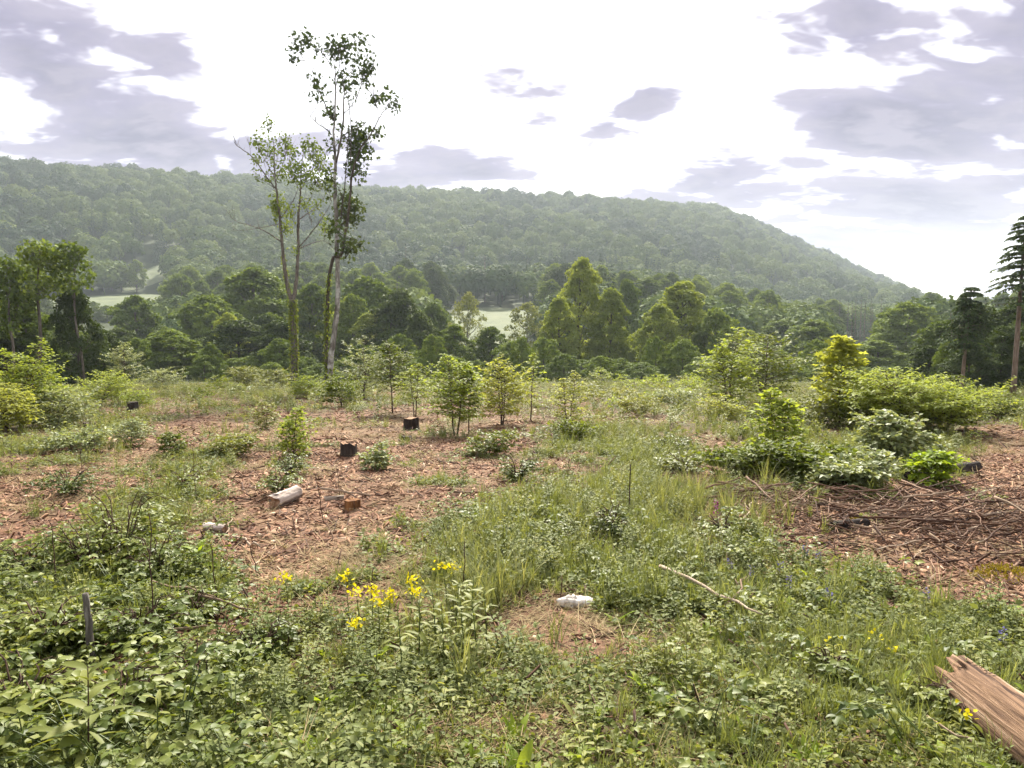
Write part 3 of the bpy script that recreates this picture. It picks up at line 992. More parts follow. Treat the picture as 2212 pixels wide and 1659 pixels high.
# ================================================================ THE TWO TALL TREES
zoomA = lambda X, Y: ((850 + .7233 * X) / 1.8228, (400 + .7233 * Y) / 1.8228)
zoomB = lambda X, Y: ((900 + .3617 * X) / 1.8228, (60 + .3617 * Y) / 1.8228)


def curve3(conv, pts, Y, d0, d1, base, n=4):
    """a line traced in the photograph, set at the tree's own distance with depth from d0 to d1"""
    uv = np.array([conv(*p) for p in pts])
    s = np.linspace(0, 1, len(uv))
    ss = np.linspace(0, 1, (len(uv) - 1) * n + 1)
    uv = np.stack([np.interp(ss, s, uv[:, 0]), np.interp(ss, s, uv[:, 1])], 1)
    P = np.array([at_depth(u, v, Y + d0 + (d1 - d0) * q) for (u, v), q in zip(uv, ss)])
    P[1:-1] = (P[:-2] + 2 * P[1:-1] + P[2:]) / 4
    P[1:-1, :] += rng.normal(0, .012, (len(P) - 2, 3))
    return P - base


def tall_tree(name, label, Y, uvbase, stems, branches, clusters, ivy, leafmat, barkm, leaf, kind):
    b = at_depth(*uvbase, Y)
    base = np.array([b[0], Y, float(G(b[0], Y)) - .1])
    t = thing(name, label, 'tree', base)
    allpts, stem_os = [], []
    for conv, pts, r, d0, d1, bm in stems:
        P = curve3(conv, pts, Y, d0, d1, base)
        if pts[0][1] > 1500 and conv is zoomA:
            P[0, 2] = -.05
        mb = MB()
        mb.tube(P, r, 8, rough=.12)
        stem_os.append((obj('stem', mb.mesh('stem', M[bm], True), t), P))
        allpts.append(P)
    for conv, pts, r, d0, d1 in branches:
        P = curve3(conv, pts, Y, d0, d1, base)
        mb = MB()
        mb.tube(P, r, 5, rough=.1)
        for q in range(int(len(P) * .8)):          # side twigs
            k = rng.integers(len(P) // 3, len(P))
            d = unit(1)[0] * .5 + np.array([0, 0, .6])
            L = .3 + .6 * rng.random()
            mb.tube([P[k], P[k] + d * L * .5 + rng.normal(0, .05, 3), P[k] + d * L + np.array([0, 0, .1])], [.012, .004], 3, cap=False)
        own = min(stem_os, key=lambda q: np.linalg.norm(q[1] - P[0], axis=1).min())[0]
        obj('branch', mb.mesh('branch', M[barkm], True), own)
        allpts.append(P)
    allpts = np.vstack(allpts)
    cr, tw = MB(), MB()
    for conv, cx, cy_, rx, ry, dens, tn in clusters:
        u, v = conv(cx, cy_)
        u2, v2 = conv(cx + rx, cy_ + ry)
        dep = rng.normal(0, 1.0)
        c = at_depth(u, v, Y + dep) - base
        RX, RZ = (u2 - u) / FPX * Y, (v2 - v) / FPX * Y
        n = max(3, int(dens * RX * RZ * 82))
        d = unit(n) * (rng.random(n) ** .45)[:, None]
        S = c + d * np.array([RX, .5 * (RX + RZ), RZ])
        near = allpts[np.argmin(np.linalg.norm(allpts - c - np.array([0, 0, -RZ]), axis=1))]
        hub = c * .6 + near * .4
        tw.tube([near, (near + c) / 2 + rng.normal(0, .08, 3), c], [.022, .008], 4, cap=False)
        for q in range(0, n, 3):
            tw.tube([c * .55 + near * .45 if q % 2 else c, (S[q] + hub) / 2 + rng.normal(0, .06, 3), S[q]], [.010, .004], 3, cap=False)
        per = 5
        P = np.repeat(S, per, 0) + rng.normal(0, leaf * .75, (n * per, 3))
        D = unit(n * per) * .8 + np.array([0, 0, -.25])
        Nn = unit(n * per) * .8 + np.array([0, 0, .6])
        L = leaf * (.6 + .7 * rng.random(n * per))
        cr.leaves(P, D, Nn, L, L * .8, kind, np.clip(tn + .5 * (rng.random(n * per) - .3), 0, 1))
    obj('crown', cr.mesh('crown', leafmat), t)
    obj('twigs', tw.mesh('twigs', M[barkm], True), t, kind='stuff')
    if ivy:
        iv = MB()
        for conv, pts, rad, n in ivy:
            P = curve3(conv, pts, Y, 0, 0, base)
            k = rng.integers(0, len(P) - 1, n)
            f = rng.random(n)[:, None]
            C = P[k] * (1 - f) + P[k + 1] * f
            a_ = rng.random(n) * 6.28
            out = np.stack([np.cos(a_), np.sin(a_), 0 * a_], 1)
            Q = C + out * (rad * (.6 + .5 * rng.random(n)))[:, None]
            iv.leaves(Q, out * .4 + np.array([0, 0, -.8]) + rng.normal(0, .3, (n, 3)), out + rng.normal(0, .3, (n, 3)), .10 + .08 * rng.random(n), .09, 'mid')
        obj('ivy', iv.mesh('ivy', M['sapling_dark']), stem_os[0][0])
    return t


A, B = zoomA, zoomB
tall_tree('tall_pale_barked_tree', 'tall slender tree with mottled pale bark and sparse high crown, tallest in the clearing', 40.5, (712, 852),
    stems=[(A, [(622, 1580), (622, 1400), (640, 1300), (655, 1180), (665, 1050), (660, 900), (660, 700), (655, 600), (648, 450), (650, 300), (640, 190), (648, 60), (652, -60), (648, -160), (640, -240)], [.17, .13, .10, .05, .018], 0, .4, 'bark_pale'),
           (A, [(606, 1575), (600, 1350), (606, 1200), (608, 1050), (620, 930), (640, 840), (672, 850), (692, 810), (702, 730), (720, 620), (731, 530), (737, 420), (752, 350), (790, 250), (825, 205), (872, 130), (905, 60), (960, 15)], [.11, .09, .07, .045, .012], .35, -.9, 'bark'),
           (A, [(655, 330), (680, 210), (693, 100), (696, 0), (700, -90), (680, -180)], [.06, .04, .012], .1, .9, 'bark_grey'),
           (A, [(680, 640), (690, 540), (705, 420), (716, 300), (722, 150), (715, 80)], [.035, .025, .01], -.5, .3, 'bark')],
    branches=[(B, [(1140, 1150), (1050, 970), (1000, 850), (930, 760), (880, 690)], [.04, .01], .3, -.6), (B, [(1130, 580), (1040, 430), (950, 350), (800, 300)], [.025, .006], .3, .9),
              (B, [(1120, 1300), (1080, 1250), (970, 1180), (885, 1105)], [.035, .015], .3, -.5), (B, [(1245, 1080), (1330, 1000), (1390, 910)], [.025, .008], .6, 0),
              (B, [(1220, 1340), (1290, 1280), (1380, 1250), (1480, 1180)], [.03, .008], .5, -.4), (B, [(1200, 640), (1180, 720), (1165, 850)], [.02, .012], .3, .5),
              (B, [(1255, 700), (1350, 600), (1410, 440), (1420, 320)], [.022, .006], .7, 1.2), (B, [(1150, 700), (1210, 560), (1200, 400), (1180, 280)], [.022, .006], .3, -.3),
              (B, [(1640, 1130), (1610, 1000), (1580, 880)], [.018, .006], -.8, -1.1), (B, [(1330, 1640), (1335, 1200), (1310, 1000), (1300, 850)], [.03, .008], -.2, .5),
              (B, [(1000, 850), (960, 700), (915, 610)], [.016, .005], -.2, -.4), (B, [(960, 360), (830, 520), (760, 350), (700, 260)], [.012, .004], .9, 1.1),
              (A, [(705, 850), (740, 800), (800, 765)], [.03, .008], 0, -.6), (A, [(664, 720), (690, 660), (715, 640)], [.03, .008], 0, -.4)],
    clusters=[(B, 790, 330, 110, 130, .55, .15), (B, 1000, 370, 80, 80, .8, .15), (B, 1200, 370, 170, 130, 1.15, .2), (B, 1430, 300, 80, 110, .7, .15), (B, 1480, 600, 110, 180, .9, .2),
              (B, 1580, 470, 60, 60, .5, .15), (B, 1300, 840, 80, 110, .7, .2), (B, 965, 700, 50, 110, .7, .15), (B, 990, 880, 110, 60, .7, .2), (B, 1120, 1080, 80, 90, 1.0, .2), (B, 1600, 930, 70, 90, .9, .15),
              (B, 1750, 950, 110, 130, .6, .2), (B, 1600, 1230, 60, 80, 1.1, .3), (B, 1450, 1300, 130, 150, .8, .3), (B, 1420, 1510, 150, 120, .9, .3), (B, 1120, 1370, 70, 100, .6, .25), (B, 1210, 1250, 50, 80, .7, .2),
              (B, 1240, 700, 70, 110, .8, .2), (B, 700, 470, 50, 70, .9, .15), (B, 860, 260, 60, 100, .6, .15), (B, 1370, 700, 60, 100, .7, .2),
              (A, 770, 230, 70, 80, .7, .4), (A, 760, 350, 60, 90, .7, .4), (A, 740, 570, 62, 65, 1.3, .6), (A, 722, 800, 45, 55, 1.5, .7), (A, 790, 768, 45, 22, 1.2, .6), (A, 695, 640, 55, 80, .9, .6),
              (A, 640, 700, 30, 80, .9, .5), (A, 760, 640, 30, 40, 1.0, .6), (A, 625, 420, 30, 90, .7, .4), (A, 690, 500, 40, 80, .7, .5), (A, 590, 1280, 22, 20, 1.2, .8), (A, 596, 1160, 20, 16, 1.2, .8), (A, 640, 1130, 24, 18, 1.0, .7)],
    ivy=[(A, [(600, 1500), (601, 1350), (606, 1200), (608, 1050), (622, 930)], .13, 260), (A, [(622, 1560), (622, 1450)], .2, 120)],
    leafmat=M['tree_leaf_dark'], barkm='bark', leaf=.23, kind='lobed')

tall_tree('tall_ivied_tree', 'tall twin-stemmed tree with ivy-clad lower trunk and fine feathery crown', 51, (634, 836),
    stems=[(A, [(425, 1575), (428, 1400), (422, 1200), (416, 1075)], [.26, .22, .19], 0, 0, 'bark_grey'),
           (A, [(414, 1085), (400, 1045), (378, 940), (366, 830), (356, 740), (350, 640), (337, 560), (331, 480), (321, 420), (318, 330), (320, 250), (300, 150)], [.15, .11, .08, .045, .012], 0, -.6, 'bark_grey'),
           (A, [(418, 1085), (430, 1040), (441, 940), (447, 830), (448, 650), (455, 560), (460, 500), (462, 400), (476, 280), (500, 190)], [.15, .11, .08, .04, .012], 0, .7, 'bark_grey')],
    branches=[(A, [(330, 480), (270, 400), (190, 290), (110, 240), (95, 190)], [.05, .012], -.3, -1.5), (A, [(345, 650), (400, 570), (440, 510), (450, 400)], [.04, .01], -.2, .6),
              (A, [(355, 765), (300, 725), (240, 690), (100, 650), (70, 610)], [.045, .010], -.2, -1.6), (A, [(345, 665), (260, 685), (170, 700), (75, 700)], [.03, .008], -.2, .8),
              (A, [(318, 470), (260, 430), (210, 410)], [.02, .008], -.2, .4), (A, [(450, 800), (520, 770), (590, 755), (640, 800)], [.04, .010], .2, 1.0),
              (A, [(455, 790), (540, 690), (600, 600), (630, 545)], [.045, .010], .2, -.8), (A, [(455, 640), (530, 590), (575, 540), (605, 495)], [.04, .010], .2, .9),
              (A, [(455, 560), (470, 530), (520, 525)], [.025, .008], .3, .5), (A, [(510, 620), (525, 650), (520, 680)], [.015, .006], .2, .2),
              (A, [(322, 420), (280, 340), (240, 270), (215, 190)], [.03, .006], -.4, -1.0), (A, [(325, 440), (360, 360), (385, 260), (390, 190)], [.03, .006], -.3, .9),
              (A, [(460, 490), (420, 420), (400, 330), (410, 240)], [.025, .006], .3, -.7), (A, [(461, 480), (510, 400), (545, 320), (560, 240)], [.03, .006], .3, 1.0),
              (A, [(462, 450), (540, 410), (590, 350), (600, 270)], [.025, .006], .3, -.5), (A, [(321, 380), (335, 300), (345, 220)], [.02, .006], -.3, 1.1),
              (A, [(190, 290), (185, 250), (180, 225)], [.012, .004], -.9, -.9), (A, [(330, 500), (300, 440), (260, 330)], [.02, .005], -.3, .9)],
    clusters=[(A, 290, 125, 32, 42, .9, .25), (A, 230, 230, 38, 60, .8, .25), (A, 215, 330, 40, 50, .6, .25), (A, 300, 270, 46, 80, .8, .3), (A, 380, 250, 50, 75, .9, .3), (A, 350, 370, 50, 70, .8, .3), (A, 410, 390, 48, 80, .8, .35),
              (A, 500, 260, 52, 80, .9, .3), (A, 560, 320, 46, 80, .8, .35), (A, 480, 390, 60, 70, .9, .35), (A, 540, 430, 56, 60, .8, .4), (A, 600, 410, 44, 70, .7, .35), (A, 260, 400, 50, 40, .5, .3), (A, 430, 300, 30, 60, .8, .3),
              (A, 345, 590, 46, 80, 1.1, .75), (A, 385, 680, 36, 60, 1.0, .75), (A, 325, 540, 30, 60, .9, .7), (A, 435, 805, 26, 26, 1.2, .7), (A, 480, 560, 34, 40, .6, .6), (A, 545, 560, 50, 50, .5, .5), (A, 600, 680, 36, 60, .7, .6), (A, 410, 600, 26, 60, .7, .6)],
    ivy=[(A, [(425, 1560), (428, 1400), (422, 1200), (416, 1075)], .27, 1500), (A, [(400, 1045), (378, 940), (366, 830)], .14, 260)],
    leafmat=M['tree_leaf'], barkm='bark_grey', leaf=.18, kind='mid')


# thin pale-trunked trees at the left border and bare spruce trunks at the right
def slim_tree(u, v, utop, vtop, Y, r, label, clusters, leafm):
    b = at_depth(u, v, Y)
    base = np.array([b[0], Y, float(G(b[0], Y)) - .1])
    t = thing('slim_tree', label, 'tree', base)
    n = 9
    P = np.array([at_depth(u + (utop - u) * s + 5 * math.sin(s * 7 + u), v + (vtop - v) * s, Y) - base for s in np.linspace(0, 1, n)])
    P[0, 2] = 0
    mb = MB()
    mb.tube(P, [r, r * .7, .015], 7, rough=.12)
    obj('trunk', mb.mesh('trunk', M['bark_grey'], True), t)
    cr, tw = MB(), MB()
    for (cu, cv, ru, rv, n) in clusters:
        c = at_depth(cu, cv, Y + rng.normal(0, .8)) - base
        RX, RZ = ru / FPX * Y, rv / FPX * Y
        k = np.argmin(np.abs(P[:, 2] - (c[2] - RZ * 1.2)))
        tw.tube([P[k], (P[k] + c) / 2 + rng.normal(0, .1, 3), c], [.03, .01], 4, cap=False)
        d = unit(n) * (rng.random(n) ** .4)[:, None]
        Q = c + d * np.array([RX, RX, RZ])
        L = .16 + .14 * rng.random(n)
        cr.leaves(Q, unit(n) + np.array([0, 0, -.2]), unit(n) + np.array([0, 0, 1.0]), L, L * .8, 'mid')
        for q in range(0, n, 12):
            tw.tube([c, (c + Q[q]) / 2 + rng.normal(0, .05, 3), Q[q]], [.012, .004], 3, cap=False)
    obj('crown', cr.mesh('crown', leafm), t)
    obj('branches', tw.mesh('branches', M['bark_grey'], True), t, kind='stuff')


slim_tree(82, 790, 88, 512, 45, .11, 'slim pale-trunked tree with feathery crown at the left border', [(80, 545, 40, 28, 420), (60, 585, 36, 30, 380), (110, 560, 34, 30, 320), (85, 620, 50, 30, 380), (45, 640, 40, 30, 300), (125, 610, 28, 30, 220)], M['tree_leaf'])
slim_tree(26, 800, 22, 560, 44, .08, 'thin pale-trunked tree nearest the left border', [(20, 580, 34, 26, 300), (0, 620, 40, 34, 300), (40, 660, 36, 30, 300), (10, 700, 34, 30, 260)], M['tree_leaf'])
slim_tree(178, 790, 150, 520, 46, .07, 'leaning thin tree with loose leaves above the cone-shaped beech', [(150, 545, 30, 26, 240), (135, 580, 26, 24, 180), (170, 560, 24, 30, 150), (160, 610, 26, 26, 160), (190, 600, 18, 28, 70)], M['tree_leaf'])


def bare_spruce(u, v, utop, vtop, Y, r, crown_from, R, label):
    b = at_depth(u, v, Y)
    base = np.array([b[0], Y, float(G(b[0], Y)) - .1])
    top = at_depth(utop, vtop, Y) - base
    H = top[2]
    t = thing('bare_trunk_spruce', label, 'tree', base)
    mb = MB()
    P = np.array([[top[0] * s, 0, H * s] for s in np.linspace(0, 1, 8)])
    mb.tube(P, [r, r * .75, .02], 8, rough=.08)
    obj('trunk', mb.mesh('trunk', M['bark_spruce'], True), t)
    cr, br = MB(), MB()
    nw = 20
    for w in range(nw):
        hp = (w + rng.random() * .6) / nw
        h = H * (crown_from + (1 - crown_from) * hp)
        for b_ in range(7):
            a = rng.random() * 6.28
            L = R * (1 - hp) ** .75 * (.6 + .5 * rng.random()) + .2
            n = 64
            s = np.sort(rng.random(n))
            out = np.array([math.cos(a), math.sin(a), 0])
            Q = np.array([top[0] * h / H, 0, h]) + out * (s * L)[:, None] + np.array([0, 0, 1]) * (.16 * L * s - .36 * L * s ** 2)[:, None]
            br.tube([Q[0], Q[n // 2], Q[-1]], [.022, .014, .005], 4, cap=False)
            sd = np.array([-math.sin(a), math.cos(a), 0]) * rng.choice([-1, 1], n)[:, None]
            D = out * .6 + sd * .7 + np.array([0, 0, -.45]) + rng.normal(0, .2, (n, 3))
            ll = .10 + .15 * rng.random(n)
            cr.leaves(Q, D, np.array([0, 0, 1]) + rng.normal(0, .4, (n, 3)), ll, ll * .42, 'spray')
    obj('crown', cr.mesh('crown', M['needle_soft']), t)
    obj('branches', br.mesh('branches', M['bark_spruce'], True), t, kind='stuff')


bare_spruce(2188, 862, 2216, 462, 37, .13, .52, 1.55, 'tall spruce with long bare trunk at the right border')
bare_spruce(2075, 862, 2098, 618, 38, .10, .45, 1.3, 'shorter spruce with bare grey trunk left of the tall border spruce')

# ================================================================ THINGS IN THE CLEARING
def sapling(name, H, R, nstem, nbr, leaf, leafm, layered=.7, kind='mid', low=.15, twigs=4, barkm='stem', profile=1.0, spread=.3):
    st, lf = MB(), MB()
    for s_ in range(nstem):
        a = rng.random() * 6.28
        h = H * (1 if s_ == 0 else .6 + .35 * rng.random())
        off = spread * R * (0 if nstem == 1 else 1)
        z = np.linspace(0, 1, 7)
        line = np.stack([off * math.cos(a) * z ** 1.2, off * math.sin(a) * z ** 1.2, h * z], 1)
        line[1:, :2] += np.cumsum(rng.normal(0, .012 * H, (6, 2)), 0)
        line += np.array([math.cos(a), math.sin(a), 0]) * .03 * (nstem > 1)
        st.tube(line, [.010 * H + .004, .006 * H, .003], 5)
        nb = max(4, int(nbr / nstem))
        for b in range(nb):
            hp = low + (1 - low) * (b + rng.random()) / nb
            o = np.array([np.interp(hp, z, line[:, k]) for k in range(3)])
            prof = math.sin(PI * min(1, (hp - low) / (1 - low) * .80 + .22)) ** .8 if profile == 1.0 else (1 - hp * .75)
            L = R * max(.18, prof) * (.65 + .5 * rng.random())
            aa = b * 2.39996 + s_ * 1.1 + rng.normal(0, .25)
            up = .25 + .55 * hp * (1.3 - layered) + .1 * rng.normal()
            d0 = np.array([math.cos(aa), math.sin(aa), up])
            ss = np.linspace(0, 1, 5)
            br = o + d0 * (ss * L)[:, None] + np.array([0, 0, -1]) * (.18 * L * ss ** 2)[:, None]
            st.tube(br, [.0035 * H + .0015, .0012], 4, cap=False)
            for w in range(twigs + 1):
                if w == twigs:
                    q0, dt, tl = br[2], br[-1] - br[2], np.linalg.norm(br[-1] - br[2])
                else:
                    f = .25 + .7 * (w + rng.random()) / twigs
                    q0 = np.array([np.interp(f, ss, br[:, k]) for k in range(3)])
                    sg = 1 if w % 2 else -1
                    dt = d0 * .7 + sg * np.array([-math.sin(aa), math.cos(aa), 0]) * .8 + np.array([0, 0, rng.normal(0, .2)])
                    tl = L * (.25 + .3 * rng.random())
                dt = dt / (np.linalg.norm(dt) + 1e-9)
                if w < twigs:
                    st.tube([q0, q0 + dt * tl], [.002, .0008], 3, cap=False)
                n = max(2, int(tl / (leaf * .48)))
                f = (np.arange(n) + .7) / n
                P = q0 + dt * (f * tl)[:, None]
                side = np.cross(np.array([0, 0, 1]), dt)
                side /= np.linalg.norm(side) + 1e-9
                sg = np.where(np.arange(n) % 2, 1, -1)[:, None]
                D = dt * .6 + side * sg * .8 + np.array([0, 0, -.18]) + rng.normal(0, .22, (n, 3))
                Nn = np.array([0, 0, 1]) + rng.normal(0, .8 * (1.05 - layered), (n, 3))
                ll = leaf * (.65 + .6 * rng.random(n))
                lf.leaves(P, D, Nn, ll, ll * .62, kind, np.clip(.15 + .25 * rng.random() + .6 * rng.random(n), 0, 1))
    return [('stem', st.mesh(name + '_stem', M[barkm], True)), ('foliage', lf.mesh(name + '_foliage', M[leafm]), 'stuff')]


def on_ground(u, v, sink=.02):
    p = hit(u, v)
    return np.array([p[0], p[1], float(G(p[0], p[1])) - sink])


def sized(u, v, vtop, hw, sink=.03):
    """base on the ground, height and half width in metres from the picture"""
    p = on_ground(u, v, sink)
    top = at_depth(u, vtop, p[1])
    return p, max(.1, top[2] - p[2]), hw / FPX * p[1]


def young(name, u, v, vtop, hw, label, leafm='sapling_leaf', nstem=1, nbr=40, leaf=.065, cat='sapling', group=None, **kw):
    p, H, R = sized(u, v, vtop, hw * 1.15)
    t = thing(name, label, cat, p, rng.random() * 6.28, group=group)
    for pn, pm, *kd in sapling(name, H, R, nstem, int(nbr * 1.45), leaf * 1.25, leafm, **kw):
        obj(pn, pm, t, kind=kd[0] if kd else None)
    return t


young('beech_sapling', 848, 892, 742, 52, 'green beech sapling on a single dark stem right of the tall trees', 'sapling_dark', 1, 52, .075, low=.3)
young('beech_sapling', 896, 902, 785, 34, 'small bright sapling on a bare stem right of the single-stemmed beech', 'sapling_leaf', 2, 40, .065, low=.3)
young('birch_sapling', 785, 862, 730, 52, 'loose pale-leaved sapling between the tall pale tree and the beech sapling', 'pale_leaf', 3, 54, .075, layered=.3)
young('hornbeam_sapling', 985, 942, 768, 50, 'bright forked sapling with two dark stems, biggest of the middle row', 'sapling_leaf', 2, 84, .075, low=.22)
young('hornbeam_sapling', 1013, 938, 800, 24, 'slim dark upright sapling beside the bright forked one', 'sapling_dark', 1, 34, .065, low=.25)
young('yellow_sapling', 1085, 918, 772, 52, 'yellow-green bushy sapling in the middle row', 'yellow_leaf', 3, 80, .065, layered=.5)
young('ash_sapling', 1146, 908, 765, 25, 'thin tall sapling right of the yellow-green bushy one', 'sapling_leaf', 1, 24, .085, low=.35)
young('yellow_sapling', 1230, 930, 803, 32, 'small yellow sapling at the right end of the middle row', 'yellow_leaf', 2, 52, .06)
young('small_sapling', 1300, 842, 795, 22, 'little sapling at the wood edge behind the yellow ones', 'sapling_leaf', 1, 22, .09)
young('small_sapling', 1110, 870, 812, 22, 'little pale sapling behind the thin tall one', 'pale_leaf', 1, 22, .09)
young('maple_sapling', 1572, 892, 712, 60, 'leafy maple sapling, left one of the pair right of centre', 'sapling_leaf', 2, 84, .11, kind='lobed', layered=.6)
young('maple_sapling', 1648, 874, 724, 72, 'broad maple sapling, right one of the pair right of centre', 'sapling_dark', 2, 90, .11, kind='lobed', layered=.6)
young('yellow_bush', 1560, 912, 850, 38, 'yellowish low bush in front of the maple sapling pair', 'yellow_leaf', 4, 50, .07)
young('hazel_sapling', 1682, 1010, 846, 48, 'tall leafy hazel sapling in front of the right bushes', 'sapling_leaf', 2, 72, .075, layered=.5, kind='mid')
young('yellow_maple', 1812, 922, 733, 44, 'big-leaved yellow maple sapling on the right', 'yellow_leaf', 1, 60, .20, kind='lobed', layered=.35, twigs=3)
young('beech_bush', 1965, 935, 800, 118, 'wide bright green beech bush on the right, dark beneath', 'sapling_leaf', 5, 190, .075, layered=.9, low=.25, spread=.7)
young('beech_bush', 1868, 925, 818, 62, 'yellow-green bush joining the wide beech bush on its left', 'sapling_leaf', 4, 100, .075, layered=.8, spread=.6)
young('beech_bush', 2042, 930, 812, 52, 'dark green end of the hedge of bushes towards the spruce trunks', 'sapling_dark', 4, 90, .075, layered=.9, spread=.6)
young('dogwood_shrub', 1925, 1010, 893, 60, 'pale-leaved dogwood shrub standing before the wide beech bush', 'pale_leaf', 4, 90, .085, layered=.4, kind='mid')
young('dogwood_shrub', 1995, 1000, 935, 42, 'smaller pale-leaved shrub right of the dogwood', 'pale_leaf', 3, 50, .08, layered=.4)
young('low_shrub', 2010, 1045, 975, 42, 'bright small shrub by the dark mossy log', 'bright_leaf', 3, 46, .08, layered=.6)
young('low_shrub', 1740, 1035, 960, 70, 'low leafy thicket right of the hazel sapling', 'sapling_dark', 5, 90, .065, layered=.5, spread=.8)
young('low_shrub', 1600, 1030, 975, 60, 'low dark thicket left of the hazel sapling', 'sapling_dark', 5, 80, .06, layered=.5, spread=.8)
young('low_shrub', 1830, 1050, 985, 66, 'pale green thicket below the dogwood shrub', 'pale_leaf', 5, 90, .065, layered=.5, spread=.8)
young('low_shrub', 2160, 905, 845, 60, 'green shrub beneath the tall border spruce', 'sapling_dark', 4, 70, .08, layered=.7, spread=.7)
young('low_shrub', 1780, 920, 860, 60, 'greyish shrub behind the hazel sapling', 'herb_leaf', 4, 60, .075, layered=.4, spread=.7)
young('left_bush', 45, 925, 735, 62, 'tall yellow-green bush at the left border', 'sapling_leaf', 4, 110, .075, layered=.6, spread=.6)
young('left_bush', 120, 925, 842, 70, 'pale green bush right of the tall one at the left border', 'pale_leaf', 4, 90, .075, layered=.5, spread=.7)
young('left_bush', 20, 935, 820, 60, 'bright layered bush low at the left border', 'yellow_leaf', 4, 90, .075, layered=.8, spread=.7)
young('left_bush', 215, 878, 806, 50, 'yellow-green bush left of the dark stump', 'sapling_leaf', 3, 70, .075, layered=.7, spread=.6)
young('left_sapling', 272, 856, 742, 38, 'pale sapling with thin trunk above the dark stump', 'pale_leaf', 1, 44, .085, low=.25, layered=.6)
young('left_sapling', 352, 842, 800, 40, 'grey-green sapling at the left wood edge', 'pale_leaf', 2, 40, .10, layered=.5)
young('left_sapling', 300, 885, 845, 30, 'low bright shrub behind the dark stump', 'sapling_leaf', 2, 36, .075)
young('left_sapling', 535, 840, 795, 40, 'hazy green shrub at the wood edge left of the ivied trunk', 'herb_leaf', 3, 50, .10, layered=.5)
young('left_sapling', 590, 842, 800, 34, 'second hazy green shrub nearer the ivied trunk', 'herb_leaf', 3, 46, .10, layered=.5)
young('left_sapling', 660, 860, 815, 34, 'bright shrub between the two tall trunks', 'sapling_leaf', 3, 46, .09, layered=.5)
young('left_sapling', 740, 880, 812, 44, 'green shrub hugging the foot of the tall pale tree', 'sapling_dark', 3, 60, .08, layered=.4)
young('column_shrub', 640, 985, 882, 30, 'slim bright shrub at the top of the green strip left of centre', 'sapling_leaf', 2, 60, .06, layered=.4, low=.05)
young('small_shrub', 808, 1015, 962, 32, 'small leafy shrub right of the broken dark stump', 'pale_leaf', 3, 44, .055, layered=.5)
young('small_shrub', 1062, 985, 935, 40, 'low dark shrub below the forked sapling', 'bramble_leaf', 4, 60, .05, layered=.4, spread=.8)
young('small_shrub', 1245, 952, 905, 36, 'low green shrub at the foot of the small yellow sapling', 'sapling_dark', 4, 50, .055, layered=.4, spread=.8)
young('small_shrub', 575, 930, 870, 26, 'small grey-green shrub on the chips left of the slim bright one', 'herb_leaf', 2, 40, .06)
young('small_shrub', 375, 985, 935, 26, 'dark little shrub on the left chips', 'bramble_leaf', 3, 44, .05, layered=.4)
young('small_shrub', 490, 985, 945, 44, 'low spreading grey shrub on the left chips', 'herb_leaf', 4, 60, .05, layered=.4, spread=.8)
young('small_shrub', 280, 965, 905, 34, 'pale feathery shrub on the left chips', 'pale_leaf', 2, 44, .05)
young('small_shrub', 150, 980, 945, 60, 'low pale thicket on the left chips', 'pale_leaf', 5, 70, .05, layered=.4, spread=.8)
young('small_shrub', 1380, 900, 862, 36, 'pinkish-green scrub right of the small yellow sapling', 'herb_leaf', 4, 50, .06, layered=.3, spread=.8)
young('small_shrub', 1460, 880, 845, 36, 'grey scrub at the wood edge left of the maple pair', 'pale_leaf', 4, 50, .07, layered=.3, spread=.8)
for i in range(44):
    u, v = 1260 + 250 * rng.random() if i % 2 else 330 + 800 * rng.random(), 838 + 50 * rng.random() ** 1.5
    if any(abs(u - q) < 18 for q in (712, 634)):
        continue
    lab = 'knee-high scrub at the far end of the chips, ' + ('right of the yellow saplings' if i % 2 else 'left of the yellow saplings')
    young('scrub', u, v, v - 20 - 16 * rng.random(), 16 + 14 * rng.random(), lab, ('pale_leaf', 'herb_leaf', 'sapling_dark', 'sapling_leaf')[i % 4], 3, 16, .10, 'shrub',
          'far scrub on the right' if i % 2 else 'far scrub on the left', layered=.3, twigs=3)


# ---- brambles
def trifoliate(mb, P, D, leaf, tint):
    D = D / (np.linalg.norm(D) + 1e-9)
    s = np.cross(np.array([0, 0, 1.]), D)
    s /= np.linalg.norm(s) + 1e-9
    n = np.array([0, 0, 1.]) + rng.normal(0, .35, 3)
    dirs = np.array([D, D * .25 + s, D * .25 - s]) + np.array([0, 0, -.12])
    L = leaf * np.array([1.1, .9, .9]) * (.8 + .4 * rng.random())
    mb.leaves(np.repeat((P + D * leaf * .5)[None], 3, 0), dirs, np.repeat(n[None], 3, 0) + rng.normal(0, .15, (3, 3)), L, L * .72, 'mid', np.clip(tint + .3 * (rng.random(3) - .5), 0, 1))


